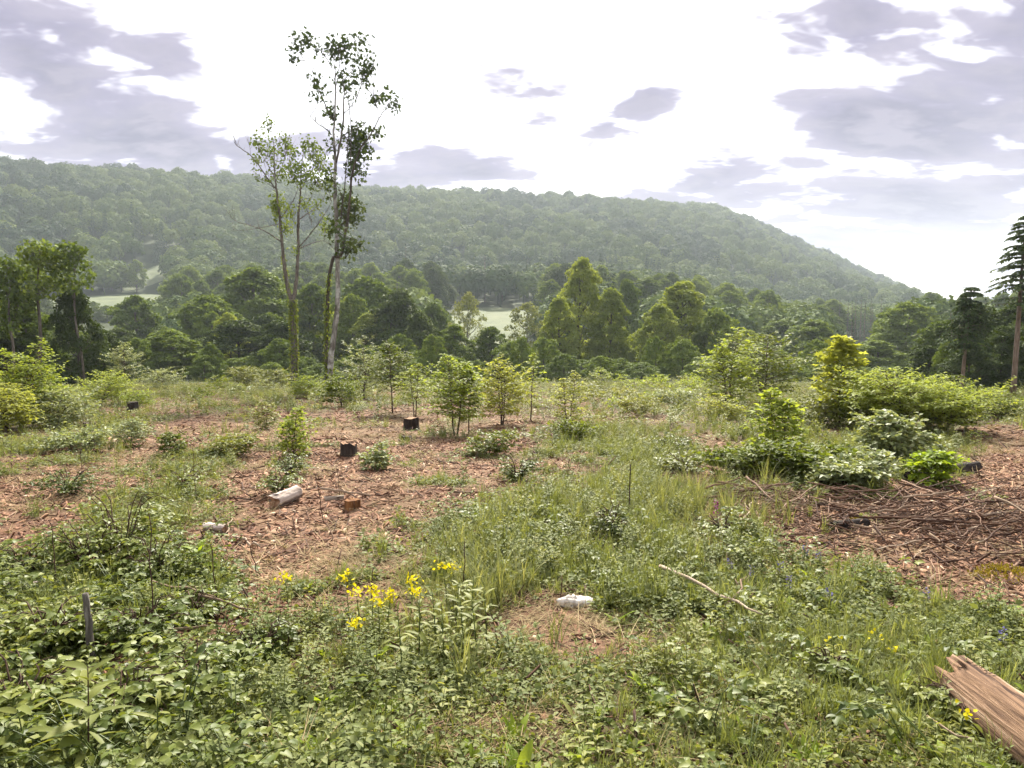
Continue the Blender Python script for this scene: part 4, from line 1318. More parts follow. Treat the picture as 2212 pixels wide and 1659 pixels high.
def bramble(name, H, R, ncane, leaf, leafm='bramble_leaf'):
    st, lf = MB(), MB()
    for c in range(ncane):
        a = c * 2.39996 + rng.normal(0, .3)
        L = R * (.7 + .5 * rng.random())
        h = H * (.45 + .6 * rng.random())
        s = np.linspace(0, 1, 8)
        out = np.array([math.cos(a), math.sin(a), 0])
        line = out * (s ** 1.1 * L)[:, None] + np.array([0, 0, 1]) * (h * np.sin(np.minimum(1, s * 1.15) * PI * .62) ** .8)[:, None] + rng.normal(0, .012, (8, 3))
        line[0] = out * .02
        st.tube(line, [.006, .004, .0015], 4)
        n = int(L * 2.0 / leaf) + 5
        for k in range(n):
            f = .10 + .90 * (k + rng.random()) / n
            p = np.array([np.interp(f, s, line[:, q]) for q in range(3)])
            p[2] *= .55 + .45 * rng.random()
            d = np.array([math.cos(a + (1 if k % 2 else -1) * (.6 + rng.random())), math.sin(a + (1 if k % 2 else -1) * (.6 + rng.random())), .1 * rng.normal()])
            trifoliate(lf, p, d, leaf, .1 + .55 * rng.random() + .25 * f)
    return [('canes', st.mesh(name + '_canes', M['stem'], True), 'stuff'), ('foliage', lf.mesh(name + '_foliage', M[leafm]), 'stuff')]


BR = [  # u, v, top v, half width, leaf, label
    (628, 1030, 965, 44, .04, 'bramble below the slim bright shrub left of centre'),
    (606, 1068, 1015, 48, .04, 'bramble at the foot of the green strip, above the pale log'),
    (265, 1235, 1065, 120, .045, 'tall bramble thicket with dark stems, left foreground'),
    (190, 1260, 1140, 95, .045, 'bramble thicket left of the tall one'),
    (345, 1270, 1150, 80, .045, 'dark bramble clump at the right foot of the tall thicket'),
    (60, 1250, 1170, 90, .04, 'bramble clump at the left border above the white wood'),
    (110, 1400, 1300, 110, .045, 'bramble growth left of the grey dead post'),
    (300, 1390, 1300, 100, .04, 'leafy bramble right of the grey dead post'),
    (60, 1560, 1420, 130, .05, 'bright bramble in the lower left corner'),
    (270, 1560, 1450, 110, .05, 'bramble in front of the grey dead post'),
    (420, 1480, 1400, 80, .04, 'low bramble beside the dark hollow, left foreground'),
    (420, 1340, 1270, 80, .045, 'bramble by the bright broad-leaved plant'),
    (560, 1420, 1350, 80, .04, 'dark bramble clump left of the yellow flowers'),
    (1320, 1165, 1085, 50, .035, 'dark green clump at the foot of the rusty stake'),
    (1800, 1470, 1400, 60, .04, 'round dark green herb clump, right foreground'),
    (1450, 985, 940, 60, .045, 'low bramble on the chips right of centre'),
    (1480, 1020, 975, 60, .045, 'bramble mound left of the low dark thicket'),
    (1120, 1040, 985, 50, .04, 'bramble clump at the upper end of the green wedge'),
    (2080, 1560, 1490, 100, .045, 'low bramble left of the splintered log'),
    (150, 1070, 1010, 80, .04, 'bramble patch on the left chips'),
    (400, 1060, 1010, 70, .04, 'bramble patch on the chips beside the thin dark stalk'),
    (1560, 1170, 1100, 60, .04, 'leafy clump with the purple orchid'),
]
for u, v, vt, hw, lf, lab in BR:
    p, H, R = sized(u, v, vt, hw)
    place('bramble_clump' if 'clump' in lab else 'bramble_bush', lab, 'bramble', bramble('bramble', H, R, 16 if hw < 90 else 24, lf), p, rng.random() * 6.28)


# ---- plants with large single leaves, each leaf a part
def leaf_mesh(name, L, Wd, matn, kind='lance', curl=.25):
    mb = MB()
    if kind == 'lance':
        n = 7
        s = np.linspace(0, 1, n)
        w = Wd * .5 * np.sin(PI * np.clip(s * .93 + .05, 0, 1)) ** .75
        x = L * s
        z = -curl * L * s ** 2
        V = np.concatenate([np.stack([x, w, z + .22 * w], 1), np.stack([x, 0 * s, z], 1), np.stack([x, -w, z + .22 * w], 1)])
        F = []
        for i in range(n - 1):
            for o in (0, n):
                F += [(o + i, o + n + i, o + n + i + 1), (o + i, o + n + i + 1, o + i + 1)]
        mb.add(V, F, .6)
    else:
        mb.leaves([[0, 0, 0]], [[1, 0, -.1]], [[0, 0, 1]], L, Wd, kind, .6)
    return mb.mesh(name, M[matn], True)


LM = {('herb', i): leaf_mesh('broad_leaf', 1, .24 + .05 * i, 'bright_leaf', curl=.2 + .15 * i) for i in range(3)}
LM.update({('dull', i): leaf_mesh('broad_leaf', 1, .22 + .05 * i, 'herb_leaf', curl=.2 + .15 * i) for i in range(3)})
LM.update({('round', i): leaf_mesh('round_leaf', 1, .75, 'pale_leaf', 'mid') for i in range(3)})


def stem_mesh(H, r, matn='green_stem', lean=.04):
    mb = MB()
    z = np.linspace(0, 1, 6)
    P = np.stack([lean * H * np.sin(z * 2 + 1) - lean * H * math.sin(1), lean * H * (np.cos(z * 2) - 1), H * z], 1)
    mb.tube(P, [r, r * .8, r * .4], 6)
    return mb.mesh('stem', M[matn], True), P


def leafy_plant(u, v, H, nleaf, L, label, sort='herb', rosette=False, name='leafy_plant', matn='green_stem', z0=.12):
    p = on_ground(u, v, .01)
    t = thing(name, label, 'plant', p, rng.random() * 6.28)
    if not rosette:
        sm, P = stem_mesh(H, .005, matn)
        obj('stem', sm, t)
    for k in range(nleaf):
        f = (k + .5) / nleaf
        a = k * 2.39996
        l = L * (.7 + .4 * rng.random()) * (1.1 - .45 * f)
        if rosette:
            loc, el_ = (0.01 * math.cos(a), .01 * math.sin(a), .015), .25 + .8 * rng.random()
        else:
            zz = z0 + (1 - z0) * f
            loc = tuple(np.interp(zz, np.linspace(0, 1, 6), P[:, q]) for q in range(3))
            el_ = -.05 + .75 * f + .15 * rng.normal()
        obj('leaf', LM[(sort, int(rng.integers(0, 3)))], t, loc, (rng.normal(0, .2), -el_, a), (l, l, l))
    return t


leafy_plant(192, 1690, .50, 20, .20, 'tall willowherb-like plant with long strap leaves, lower left corner', 'dull', matn='stem')
leafy_plant(60, 1690, .34, 14, .17, 'strap-leaved plant left of the tall one in the lower left corner', 'dull')
leafy_plant(435, 1262, .30, 12, .20, 'bright green broad-leaved plant on the bare chips, left of centre', 'herb')
leafy_plant(505, 1560, .18, 9, .16, 'upright bright broad-leaved rosette, lower left of centre', 'herb', True)
leafy_plant(700, 1530, .25, 8, .18, 'bright plant with three tall leaves, lower centre left', 'herb', True)
leafy_plant(610, 1600, .2, 9, .15, 'bright broad-leaved rosette near the bottom edge, left of centre', 'herb', True)
leafy_plant(690, 1640, .2, 8, .15, 'bright leaves at the bottom edge below the three-leaved plant', 'herb', True)
leafy_plant(440, 1560, .2, 7, .13, 'small bright rosette left of the upright one', 'herb', True)
leafy_plant(1115, 1600, .2, 8, .13, 'broad-leaved rosette at the bottom edge in the middle', 'herb', True)
leafy_plant(1245, 1560, .2, 7, .13, 'broad-leaved rosette right of the middle one near the bottom edge', 'dull', True)
leafy_plant(1330, 1350, .2, 6, .14, 'bright tongue-leaved plant right of the white stone', 'herb', True)
leafy_plant(1490, 1500, .2, 8, .12, 'bright leafy rosette below the long pale stick', 'herb', True)
leafy_plant(1570, 1420, .2, 8, .12, 'light green rosette just right of the long pale stick', 'herb', True)
leafy_plant(1610, 1600, .2, 9, .14, 'pale green rosette near the bottom edge, right of centre', 'herb', True)
leafy_plant(1740, 1650, .2, 8, .12, 'yellowish rosette at the bottom edge, right of centre', 'herb', True)
leafy_plant(1950, 1640, .25, 8, .12, 'yellow-green rosette at the bottom edge left of the log', 'herb', True)
leafy_plant(2060, 1380, .2, 7, .13, 'light rosette on the right, above the splintered log', 'herb', True)
leafy_plant(890, 1600, .2, 8, .14, 'light rosette at the bottom edge below the yellow flowers', 'herb', True)
leafy_plant(340, 1650, .3, 10, .14, 'leafy plant at the bottom edge right of the tall strap-leaved one', 'dull')
leafy_plant(395, 1345, .25, 9, .09, 'round-leaved silvery plant right of the grey dead post', 'round')
leafy_plant(25, 1010, .6, 14, .10, 'big-leaved green shoot at the left border', 'herb', matn='stem')
for i, (u, v) in enumerate([(960, 1440), (1000, 1430), (1030, 1450), (940, 1400), (985, 1380), (1050, 1420), (870, 1480), (1020, 1370), (905, 1430)]):
    leafy_plant(u, v, .36 + .1 * rng.random(), 18, .11, 'upright narrow-leaved spurge without flowers in the tall grass left of the white stone', 'dull')['group'] = 'flowerless spurges'


# ---- yellow spurges, blue bugles, purple orchid
def flower_plant(name, u, v, H, label, matn, group=None, spike=False, n=26, cat='flower'):
    p = on_ground(u, v, .01)
    t = thing(name, label, cat, p, rng.random() * 6.28, group=group)
    sm, P = stem_mesh(H, .004, 'green_stem', .06)
    obj('stem', sm, t)
    lf = MB()
    k = 16
    f = .1 + .75 * rng.random(k)
    Q = np.stack([np.interp(f, np.linspace(0, 1, 6), P[:, q]) for q in range(3)], 1)
    a_ = rng.random(k) * 6.28
    D = np.stack([np.cos(a_), np.sin(a_), .3 + 0 * a_], 1)
    lf.leaves(Q, D, np.array([0, 0, 1]) + rng.normal(0, .3, (k, 3)), .05, .018, 'mid')
    obj('leaves', lf.mesh('leaves', M['herb_leaf']), t, kind='stuff')
    fl = MB()
    if spike:
        f = rng.random(n)
        a_ = rng.random(n) * 6.28
        C = P[-1] + np.stack([.010 * np.cos(a_), .010 * np.sin(a_), (f - .75) * H * .5], 1)
        D = np.stack([np.cos(a_), np.sin(a_), .4 + 0 * a_], 1)
        fl.leaves(C, D, rng.normal(0, 1, (n, 3)), .018, .014, 'mid')
    else:
        C = P[-1] + rng.normal(0, 1, (n, 3)) * np.array([.026, .026, .016])
        fl.leaves(C, unit(n) + np.array([0, 0, .5]), rng.normal(0, .5, (n, 3)) + np.array([0, 0, 1]), .022, .022, 'mid')
    obj('flower_head', fl.mesh('flower_head', M[matn]), t)


for i, (u, v, h, lab) in enumerate([
        (755, 1350, .32, 'leftmost yellow-flowered spurge of the group, left of centre'), (775, 1370, .30, 'yellow-flowered spurge right beside the leftmost one'),
        (805, 1380, .30, 'yellow-flowered spurge in the middle of the left cluster'), (823, 1400, .28, 'lowest yellow-flowered spurge of the left cluster'),
        (838, 1375, .26, 'small yellow-flowered spurge at the right of the left cluster'), (912, 1385, .32, 'single yellow-flowered spurge between the left cluster and the tall grass'),
        (965, 1330, .36, 'tallest yellow-flowered spurge in the tall grass'), (888, 1330, .26, 'pale yellow spurge behind the single one'),
        (985, 1310, .28, 'yellow spurge at the right edge of the tall grass'), (622, 1325, .26, 'yellowish spurge at the border of the chips'),
        (760, 1430, .24, 'yellow spurge low below the left cluster')]):
    flower_plant('spurge', u, v, h, lab, 'flower_yellow', n=30)
for i, (u, v, lab) in enumerate([
        (1578, 1255, 'blue bugle spike left of the others, below the brush heap'), (1628, 1275, 'blue bugle spike right of the leftmost one'), (1680, 1262, 'dark blue bugle spike near the yellow-green shoot'),
        (1706, 1300, 'blue bugle spike lowest in the patch below the brush heap'), (1735, 1225, 'pale blue bugle spike just under the brush heap'), (1771, 1240, 'blue bugle spike at the right of the patch below the heap'),
        (1665, 1205, 'faint blue bugle spike at the foot of the brush heap'), (1792, 1330, 'small blue bugle spike in the grass right of the patch'), (2005, 1330, 'pale blue bugle spike alone in the right grass'),
        (2165, 1425, 'violet-blue bugle spike near the right border')]):
    flower_plant('bugle', u, v, .17, lab, 'flower_blue', spike=True, n=22)
flower_plant('orchid', 1552, 1165, .34, 'single purple orchid spike in the green wedge', 'flower_purple', spike=True, n=40)
for i, (u, v, lab) in enumerate([(1890, 1432, 'small yellow flower in the right foreground grass'), (1925, 1458, 'yellow flower beside the dark hole in the right grass'), (2072, 1605, 'yellow flower left of the splintered log'), (1800, 1440, 'tiny yellow flower above the round herb clump')]):
    flower_plant('buttercup', u, v, .16, lab, 'flower_yellow', n=8)


# ---- stumps, logs, stone, post, stakes
def stump(u, v, r, h, label, barkm='stump_bark', cutm='cut_wood', tiltx=0.0, jag=.0):
    p = on_ground(u, v, .06)
    t = thing('tree_stump', label, 'stump', p, rng.random() * 6.28, tilt=(tiltx, 0))
    n = 22
    th = np.arange(n) * 2 * PI / n
    lob = 1 + .14 * np.sin(th * 3 + u) + .07 * np.sin(th * 7) + .05 * rng.normal(size=n)
    mb = MB()
    rows = [(0, 1.45), (.18, 1.18), (.5, 1.03), (1.0, 1.0)]
    Vv = [np.stack([r * q * lob * (1 + .04 * rng.normal(size=n)) * np.cos(th), r * q * lob * np.sin(th), (h + .06) * z + (jag * h * (.5 + .5 * np.sin(th + u) * np.cos(2 * th + .7) + .25 * rng.random(n)) if z == 1 else 0 * th)], 1) for z, q in rows]
    F = []
    for i in range(len(rows) - 1):
        for k in range(n):
            a, b = i * n + k, i * n + (k + 1) % n
            F += [(a, b, b + n), (a, b + n, a + n)]
    mb.add(np.concatenate(Vv), F)
    obj('bark', mb.mesh('bark', M[barkm], False), t)
    mb = MB()
    V = np.vstack([Vv[-1] * np.array([.97, .97, 1]) + np.array([0, 0, .002]), Vv[-1] * np.array([.5, .5, 1]) - np.array([0, 0, .006]), [[0, 0, (h + .06) * (1 + jag * .2)]]])
    F = []
    for k in range(n):
        k2 = (k + 1) % n
        F += [(k, k2, n + k2), (k, n + k2, n + k), (n + k, n + k2, 2 * n)]
    mb.add(V, F)
    obj('cut_face', mb.mesh('cut_face', M[cutm]), t)
    return t


stump(888, 928, .16, .26, 'black backlit stump left of the forked sapling', jag=.15)  # shade of the backlit face is put into the near-black bark colour
stump(286, 890, .17, .34, 'dark upright stump among the bushes on the left', 'stump_bark', 'stump_bark')
stump(760, 1098, .082, .095, 'small round orange-brown stump on the chips, left of centre', 'stump_orange', 'stump_orange')
stump(755, 985, .13, .15, 'broken grey stump beside the sawdust left of centre', 'stump_bark', 'cut_wood', jag=.6)
stump(195, 925, .13, .10, 'low splintered stump amid branches on the left', 'stump_bark', 'dead_wood', jag=.6)
stump(880, 952, .10, .07, 'low dark stump remnant in front of the black one', 'stump_bark', 'stump_bark', jag=.4)


def log(u0, v0, u1, v1, r, label, matn, h0=0, h1=0, sides=14, name='log', ragged=True, sink=.25, cut='cut_wood'):
    a, b = hit(u0, v0), hit(u1, v1)
    a[2] = float(G(a[0], a[1])) + r * (1 - sink) + h0
    b[2] = float(G(b[0], b[1])) + r * (1 - sink) + h1
    L = np.linalg.norm(b - a)
    rot = (b - a) / L
    t = thing(name, label, 'log', a)
    n = 14
    s = np.linspace(0, 1, n)
    # local frame: build along Z so that the grain runs lengthwise, then turn the parts
    from mathutils import Vector
    q = Vector(rot).to_track_quat('Z', 'Y')
    th = np.arange(sides) * 2 * PI / sides
    rr = r * (1 + .035 * np.sin(2 * th + u0)[None] + (.06 if sides < 20 else .04) * rng.normal(size=(1, sides)) + (.06 if sides < 20 else .018) * rng.normal(size=(n, sides))) * (1 + .05 * np.sin(s * 5 + u0))[:, None]
    V = np.stack([rr * np.cos(th), rr * np.sin(th), np.repeat((s * L)[:, None], sides, 1)], 2)
    if ragged:
        V[0, :, 2] += r * 1.5 * (np.repeat(rng.random(sides // 2), 2) - .25)
        V[1, :, 2] += r * .8 * rng.random(sides)
        V[-1, :, 2] -= r * .6 * (rng.random(sides))
    F = []
    for i in range(n - 1):
        for k in range(sides):
            x, y = i * sides + k, i * sides + (k + 1) % sides
            F += [(x, y, y + sides), (x, y + sides, x + sides)]
    mb = MB()
    mb.add(V.reshape(-1, 3), F, np.tile(rng.random(sides), n))
    o = trunk_o = obj('trunk', mb.mesh('trunk', M[matn], sides < 20), t)
    o.rotation_mode = 'QUATERNION'
    o.rotation_quaternion = q
    for e, ring in ((0, V[0]), (1, V[-1])):
        mb = MB()
        c = ring.mean(0) + np.array([0, 0, r * (.25 if e == 0 else -.15)])
        mb.add(np.vstack([ring * np.array([.995, .995, 1]), c]), [(k, (k + 1) % sides, sides) for k in range(sides)])
        obj('broken_end', mb.mesh('broken_end', M[cut]), trunk_o)
    return t


log(2066, 1515, 2330, 1745, .135, 'splintered reddish-brown log in the lower right corner', 'log_wood', sides=40)
log(585, 1100, 648, 1078, .085, 'pale barkless log piece lying on the chips left of centre', 'white_wood', h1=.03)
log(10, 1292, 92, 1296, .07, 'whitish rotten wood chunk at the left border among brambles', 'white_wood')
log(1960, 1040, 2112, 1022, .075, 'dark mossy log with its end sticking out below the bright small shrub', 'stump_bark', h1=.05, cut='stump_bark')
log(1795, 1148, 1872, 1140, .055, 'black backlit log half buried at the front of the brush heap', 'stump_bark', cut='stump_bark')  # near-black colour carries the log's backlit shade
log(440, 1145, 490, 1150, .045, 'white split wood piece beside the tall bramble thicket', 'white_wood')
log(700, 1082, 745, 1078, .03, 'pale peeled pole above the small orange-brown stump', 'dead_wood')
log(395, 1458, 425, 1445, .05, 'pinkish broken wood lump in the dark hollow, left foreground', 'cut_wood')

# white stone
p = on_ground(1243, 1306, .02)
mb = MB()
n, m_ = 16, 9
th = np.arange(n) * 2 * PI / n
ph = np.linspace(-PI / 2, PI / 2, m_)
V = np.array([[.115 * (1 + .25 * math.sin(2 * a + 1) * math.cos(e)) * math.cos(e) * math.cos(a), .06 * math.cos(e) * math.sin(a), .055 * math.copysign(abs(math.sin(e)) ** .7, math.sin(e))] for e in ph for a in th])
V *= 1 + .16 * rng.normal(size=V.shape)
V[:, 2] *= .75
F = []
for i in range(m_ - 1):
    for k in range(n):
        a, b = i * n + k, i * n + (k + 1) % n
        F += [(a, b, b + n), (a, b + n, a + n)]
mb.add(V, F)
tag(obj('stone', mb.mesh('stone', M['stone']), None, p + np.array([0, 0, .035])), 'white chalky stone lying in the grass at the lower centre', 'stone')


def pole(name, u, v, utop, vtop, r, label, cat, matn, group=None, wob=.02, sides=7, ragged=False):
    p = on_ground(u, v, .03)
    top = at_depth(utop, vtop, p[1] + .02) - p
    n = 9
    P = np.array([top * s for s in np.linspace(0, 1, n)])
    P[1:-1] += rng.normal(0, wob * np.linalg.norm(top) * .3, (n - 2, 3))
    mb = MB()
    mb.tube(P, [r, r * .9, r * .7], sides, rough=.3 if ragged else .05)
    t = tag(obj(name, mb.mesh(name, M[matn], not ragged), None, p), label, cat, group)
    return t


pole('dead_post', 200, 1440, 184, 1282, .022, 'grey weathered dead post standing in the left foreground brambles', 'post', 'grey_post', wob=.03, sides=9, ragged=True)
pole('rusty_stake', 1358, 1120, 1362, 1003, .008, 'dark thin rusty stake standing in the green wedge', 'stake', 'rust', wob=.002)
STK = [(424, 1085, 416, 965, 'thin dark stalk on the left chips behind the tall bramble thicket'), (700, 1130, 682, 1025, 'thin leaning stalk left of the small orange stump'), (735, 1075, 728, 1010, 'fine reddish stalk above the pale peeled pole'),
       (1222, 1050, 1230, 990, 'thin stalk at the top of the green wedge, left of the rusty stake'), (1150, 1010, 1152, 960, 'fine stalk on the chips below the thin tall sapling'),
       (205, 985, 203, 925, 'short dark stalk below the low splintered stump'), (178, 1030, 172, 955, 'fine stalk left of the short dark one'), (330, 1075, 325, 1005, 'dry stalk on the left chips'),
       (1520, 1545, 1498, 1478, 'dark dry stalk in the lower right grass'), (615, 1420, 628, 1350, 'dark dry stalk left of the spurges'), (600, 1400, 602, 1330, 'short dark stalk at the edge of the chips'),
       (800, 1330, 806, 1225, 'dark stalk rising behind the yellow spurge cluster'), (1210, 1300, 1214, 1250, 'broken brown stalk above the white stone'), (1000, 1330, 1004, 1170, 'fine dark stalk in the tall grass'),
       (125, 1290, 110, 1130, 'tall dark stalk in the left brambles'), (330, 1380, 322, 1110, 'long dark stem rising through the tall bramble thicket'), (468, 1310, 455, 1175, 'bare stem at the right of the tall bramble thicket'),
       (1770, 975, 1785, 880, 'thin bare stem by the hazel sapling'), (1390, 960, 1394, 905, 'fine dry stalk right of the small yellow sapling'), (560, 1250, 540, 1180, 'thin twig sticking up from the chips')]
for u, v, ut, vt, lab in STK:
    pole('dry_stalk', u, v, ut, vt, .0045, lab, 'stalk', 'stem', wob=.03, sides=5)

# ---- sticks
STICKM = []
for i in range(7):
    mb = MB()
    n = 8
    s = np.linspace(-.5, .5, n)
    P = np.stack([s, np.cumsum(rng.normal(0, .022, n)), np.cumsum(rng.normal(0, .012, n))], 1)
    P[:, 2] -= P[:, 2].min()
    mb.tube(P, [.013, .011, .006], 6, rough=.2)
    if i % 2:
        k = int(rng.integers(2, 6))
        mb.tube([P[k], P[k] + np.array([.1, .07, .015]), P[k] + np.array([.19, .10, .02])], [.007, .003], 4)
    STICKM.append([mb.mesh('stick_%d' % i, M[mn], True) for mn in ('stick', 'stick_pale')])


def stick(u0, v0, u1, v1, label, group=None, pale=False, thick=1.0, lift=0.0, name='fallen_stick'):
    a, b = hit(u0, v0), hit(u1, v1)
    za, zb = float(G(a[0], a[1])), float(G(b[0], b[1]))
    d = b - a
    L = math.hypot(d[0], d[1])
    thick = min(thick, 1.5 * L + .25)
    o = obj(name, STICKM[int(rng.integers(0, 7))][1 if pale else 0], None, ((a[0] + b[0]) / 2, (a[1] + b[1]) / 2, (za + zb) / 2 + .012 + lift),
            (0, -math.atan2(zb - za, L) + .05 * rng.normal(), math.atan2(d[1], d[0])), (L, min(L, thick) if L < 1 else thick, thick))
    return tag(o, label, 'stick', group)


stick(1425, 1262, 1600, 1385, 'long pale bent branch lying in the grass, right of centre', None, True, 1.1, .10)
stick(1568, 1345, 1608, 1285, 'short grey forked stick beside the long pale branch', None, True, 1.4, .10)
stick(1213, 1302, 1216, 1262, 'brown stick pointing up to the white stone', None, False, 1.2, .01)
stick(985, 1105, 905, 1140, 'pale crooked branch on the chips left of the green wedge', None, True, 1.2)
stick(845, 1118, 893, 1138, 'dark-barked stick lying below the chips at centre left', None, False, 1.6)
stick(692, 1078, 800, 1082, 'long straight pale branch across the small orange stump', None, True, 1.2, .05)
stick(1320, 1028, 1420, 1022, 'straight pale stick lying level behind the rusty stake', None, True, 1.0, .03)
stick(980, 1065, 1080, 1072, 'straight pale stick on dry grass left of the green wedge', None, True, 1.2)
stick(510, 1165, 560, 1200, 'pale split branch right of the tall bramble thicket', None, True, 1.5)
stick(470, 1175, 500, 1135, 'bleached twig leaning near the white split wood', None, True, 1.4)
stick(2000, 1575, 2130, 1660, 'thin straight whitish twig left of the splintered log', None, True, .6, .05)
stick(1900, 1120, 2060, 1150, 'long brown branch along the right of the brush heap', None, False, 1.6, .05)
stick(1610, 1085, 1740, 1110, 'long pale branch at the left end of the brush heap', None, True, 1.6, .05)
stick(1800, 1108, 1850, 1062, 'grey branch lying across the middle of the brush heap', None, False, 1.2, .06)
stick(1875, 1112, 1915, 1078, 'light branch stub on the brush heap', None, True, 1.0, .05)
stick(1790, 1140, 1930, 1160, 'pale straight pole along the front of the brush heap', None, True, 1.6, .04)
stick(1340, 1500, 1420, 1478, 'thin grey twig arching over the grass in the lower middle', None, True, .7, .03)
stick(430, 1330, 560, 1365, 'long pale dry cane through the left foreground', None, True, .7, .08)
stick(280, 1280, 470, 1330, 'whitish bramble cane arching right of the grey post', None, True, .7, .12)
stick(350, 1395, 480, 1385, 'dry cane lying level below the whitish one', None, True, .7, .08)
HEAP = 'broken branch lying in the tangle of the brush heap on the right'
for i in range(270):
    u = 1560 + 680 * rng.random()
    v = np.interp(u, [1560, 1800, 2212], [1075, 1110, 1150]) + rng.normal(0, 34)
    a = rng.normal(8, 38)
    L = 18 + 52 * rng.random() ** 1.4
    stick(u - L * math.cos(math.radians(a)), v - L * .45 * math.sin(math.radians(a)), u + L * math.cos(math.radians(a)), v + L * .45 * math.sin(math.radians(a)), HEAP,
          'branches of the brush heap', rng.random() < .2, .45 + .75 * rng.random() ** 1.5, .02 + .2 * rng.random() * math.exp(-((v - 1110) / 50) ** 2), 'heap_branch')
CHL, CHR = 'thin broken stick lying on the brown chips in the middle and left', 'thin broken stick lying on the chips at the far right'
for i in range(95):
    if i < 80:
        u, v = 330 + 950 * rng.random(), 900 + 320 * rng.random()
        if v > np.interp(u, [330, 500, 700, 900, 1050, 1300], [1130, 1250, 1220, 1130, 1060, 990]):
            continue
    else:
        u, v = 2080 + 130 * rng.random(), 960 + 230 * rng.random()
    a = rng.random() * 3.14
    L = (8 + 26 * rng.random()) * (v - 690) / 350
    stick(u - L * math.cos(a), v - L * .4 * math.sin(a), u + L * math.cos(a), v + L * .4 * math.sin(a), CHL if i < 80 else CHR,
          'loose sticks on the chips' if i < 80 else 'loose sticks at the far right', rng.random() < .5, .5 + .7 * rng.random(), 0)

# yellow moss cushions by the brush heap
for u, v, r, lab in [(1732, 1046, .16, 'yellow moss cushion behind the left end of the brush heap'), (1790, 1140, .09, 'yellow moss beside the black backlit log'), (1850, 1128, .10, 'moss tuft above the black backlit log'),
                     (2175, 1250, .28, 'yellow moss and dry grass cushion at the right border'), (1985, 1025, .12, 'yellow moss on the dark mossy log')]:
    p = on_ground(u, v, .01)
    mb = MB()
    k = 700
    d = unit(k)
    d[:, 2] = np.abs(d[:, 2])
    Q = d * np.array([r, r * .8, r * .35]) * (.6 + .4 * rng.random((k, 1)))
    mb.leaves(Q, d + rng.normal(0, .5, (k, 3)), unit(k), .03, .012, 'tiny')
    tag(obj('moss_cushion', mb.mesh('moss_cushion', M['moss']), None, p), lab, 'moss')

# ================================================================ GROUND COVER
def g_clover(r, h, n, L, matn, kind='mid'):
    mb = MB()
    a_ = rng.random(n) * 6.28
    q = np.sqrt(rng.random(n)) * r
    P = np.stack([q * np.cos(a_), q * np.sin(a_), h * (1 - (q / r) ** 2 * .7) * (.35 + .65 * rng.random(n))], 1)
    D = np.stack([np.cos(a_ + rng.normal(0, 1, n)), np.sin(a_ + rng.normal(0, 1, n)), rng.normal(0, .25, n)], 1)
    ll = L * (.55 + .8 * rng.random(n))
    mb.leaves(P, D, np.array([0, 0, 1]) + rng.normal(0, .45, (n, 3)), ll, ll * .7, kind, np.clip(.1 + .9 * rng.random(n), 0, 1))
    return mb.mesh('herbs', M[matn])


def g_grass(n, h, spread, w, matn, flat=0.0, r=.03):
    mb = MB()
    for i in range(n):
        a, a2 = rng.random() * 6.28, rng.random() * 6.28
        q = r * math.sqrt(rng.random())
        o = np.array([q * math.cos(a2), q * math.sin(a2), 0])
        H = h * (.5 + .7 * rng.random())
        s = np.linspace(0, 1, 5)
        out = np.array([math.cos(a), math.sin(a), 0])
        lean = spread * (.4 + rng.random())
        C = o + out * (H * lean * s ** 1.7)[:, None] + np.array([0, 0, 1]) * (H * (1 - flat) * (s - .32 * lean * s ** 2.5))[:, None]
        side = np.array([-math.sin(a), math.cos(a), 0])
        ww = w * (1 - s ** 2 * .95)
        V = np.empty((10, 3))
        V[0::2] = C + side * (ww * .5)[:, None]
        V[1::2] = C - side * (ww * .5)[:, None]
        F = []
        for k in range(4):
            F += [(2 * k, 2 * k + 1, 2 * k + 3), (2 * k, 2 * k + 3, 2 * k + 2)]
        mb.add(V, F, rng.random())
    return mb.mesh('grass', M[matn])


def g_herb(h, n, L, matn, wd=.45, stems=3):
    mb = MB()
    for s_ in range(stems):
        a = rng.random() * 6.28
        H = h * (.6 + .5 * rng.random())
        o = rng.normal(0, .03, 3) * np.array([1, 1, 0])
        lean = np.array([math.cos(a), math.sin(a), 0]) * .25 * H
        mb.tube([o, o + lean * .3 + np.array([0, 0, H * .5]), o + lean + np.array([0, 0, H])], [.0022, .001], 3, .2, cap=False)
        f = .15 + .85 * (np.arange(n) + .5) / n
        P = o + lean * (f ** 1.6)[:, None] + np.array([0, 0, H]) * f[:, None]
        b_ = np.arange(n) * 1.57 + (np.arange(n) % 2) * PI
        D = np.stack([np.cos(b_), np.sin(b_), .15 + .5 * (f - .4)], 1)
        ll = L * (1.1 - .5 * f) * (.8 + .4 * rng.random(n))
        mb.leaves(P, D, np.array([0, 0, 1]) + rng.normal(0, .25, (n, 3)), ll, ll * wd, 'mid', np.clip(.2 + .4 * f + .4 * rng.random(n), 0, 1))
    return mb.mesh('herb', M[matn])


def g_bramble(L, n, leaf):
    mb = MB()
    for c in range(2):
        a = rng.random() * 6.28
        s = np.linspace(0, 1, 5)
        out = np.array([math.cos(a), math.sin(a), 0])
        P = out * (L * s)[:, None] + np.array([0, 0, 1]) * (.5 * L * np.sin(s * PI * .8))[:, None]
        mb.tube(P, [.003, .0015], 3, .1, cap=False)
        for k in range(n):
            f = (k + .6) / n
            p = np.array([np.interp(f, s, P[:, q]) for q in range(3)])
            trifoliate(mb, p, np.array([math.cos(a + (1 if k % 2 else -1)), math.sin(a + (1 if k % 2 else -1)), .1]), leaf, .15 + .7 * rng.random())
    return mb.mesh('bramble_sprig', M['bramble_leaf'])


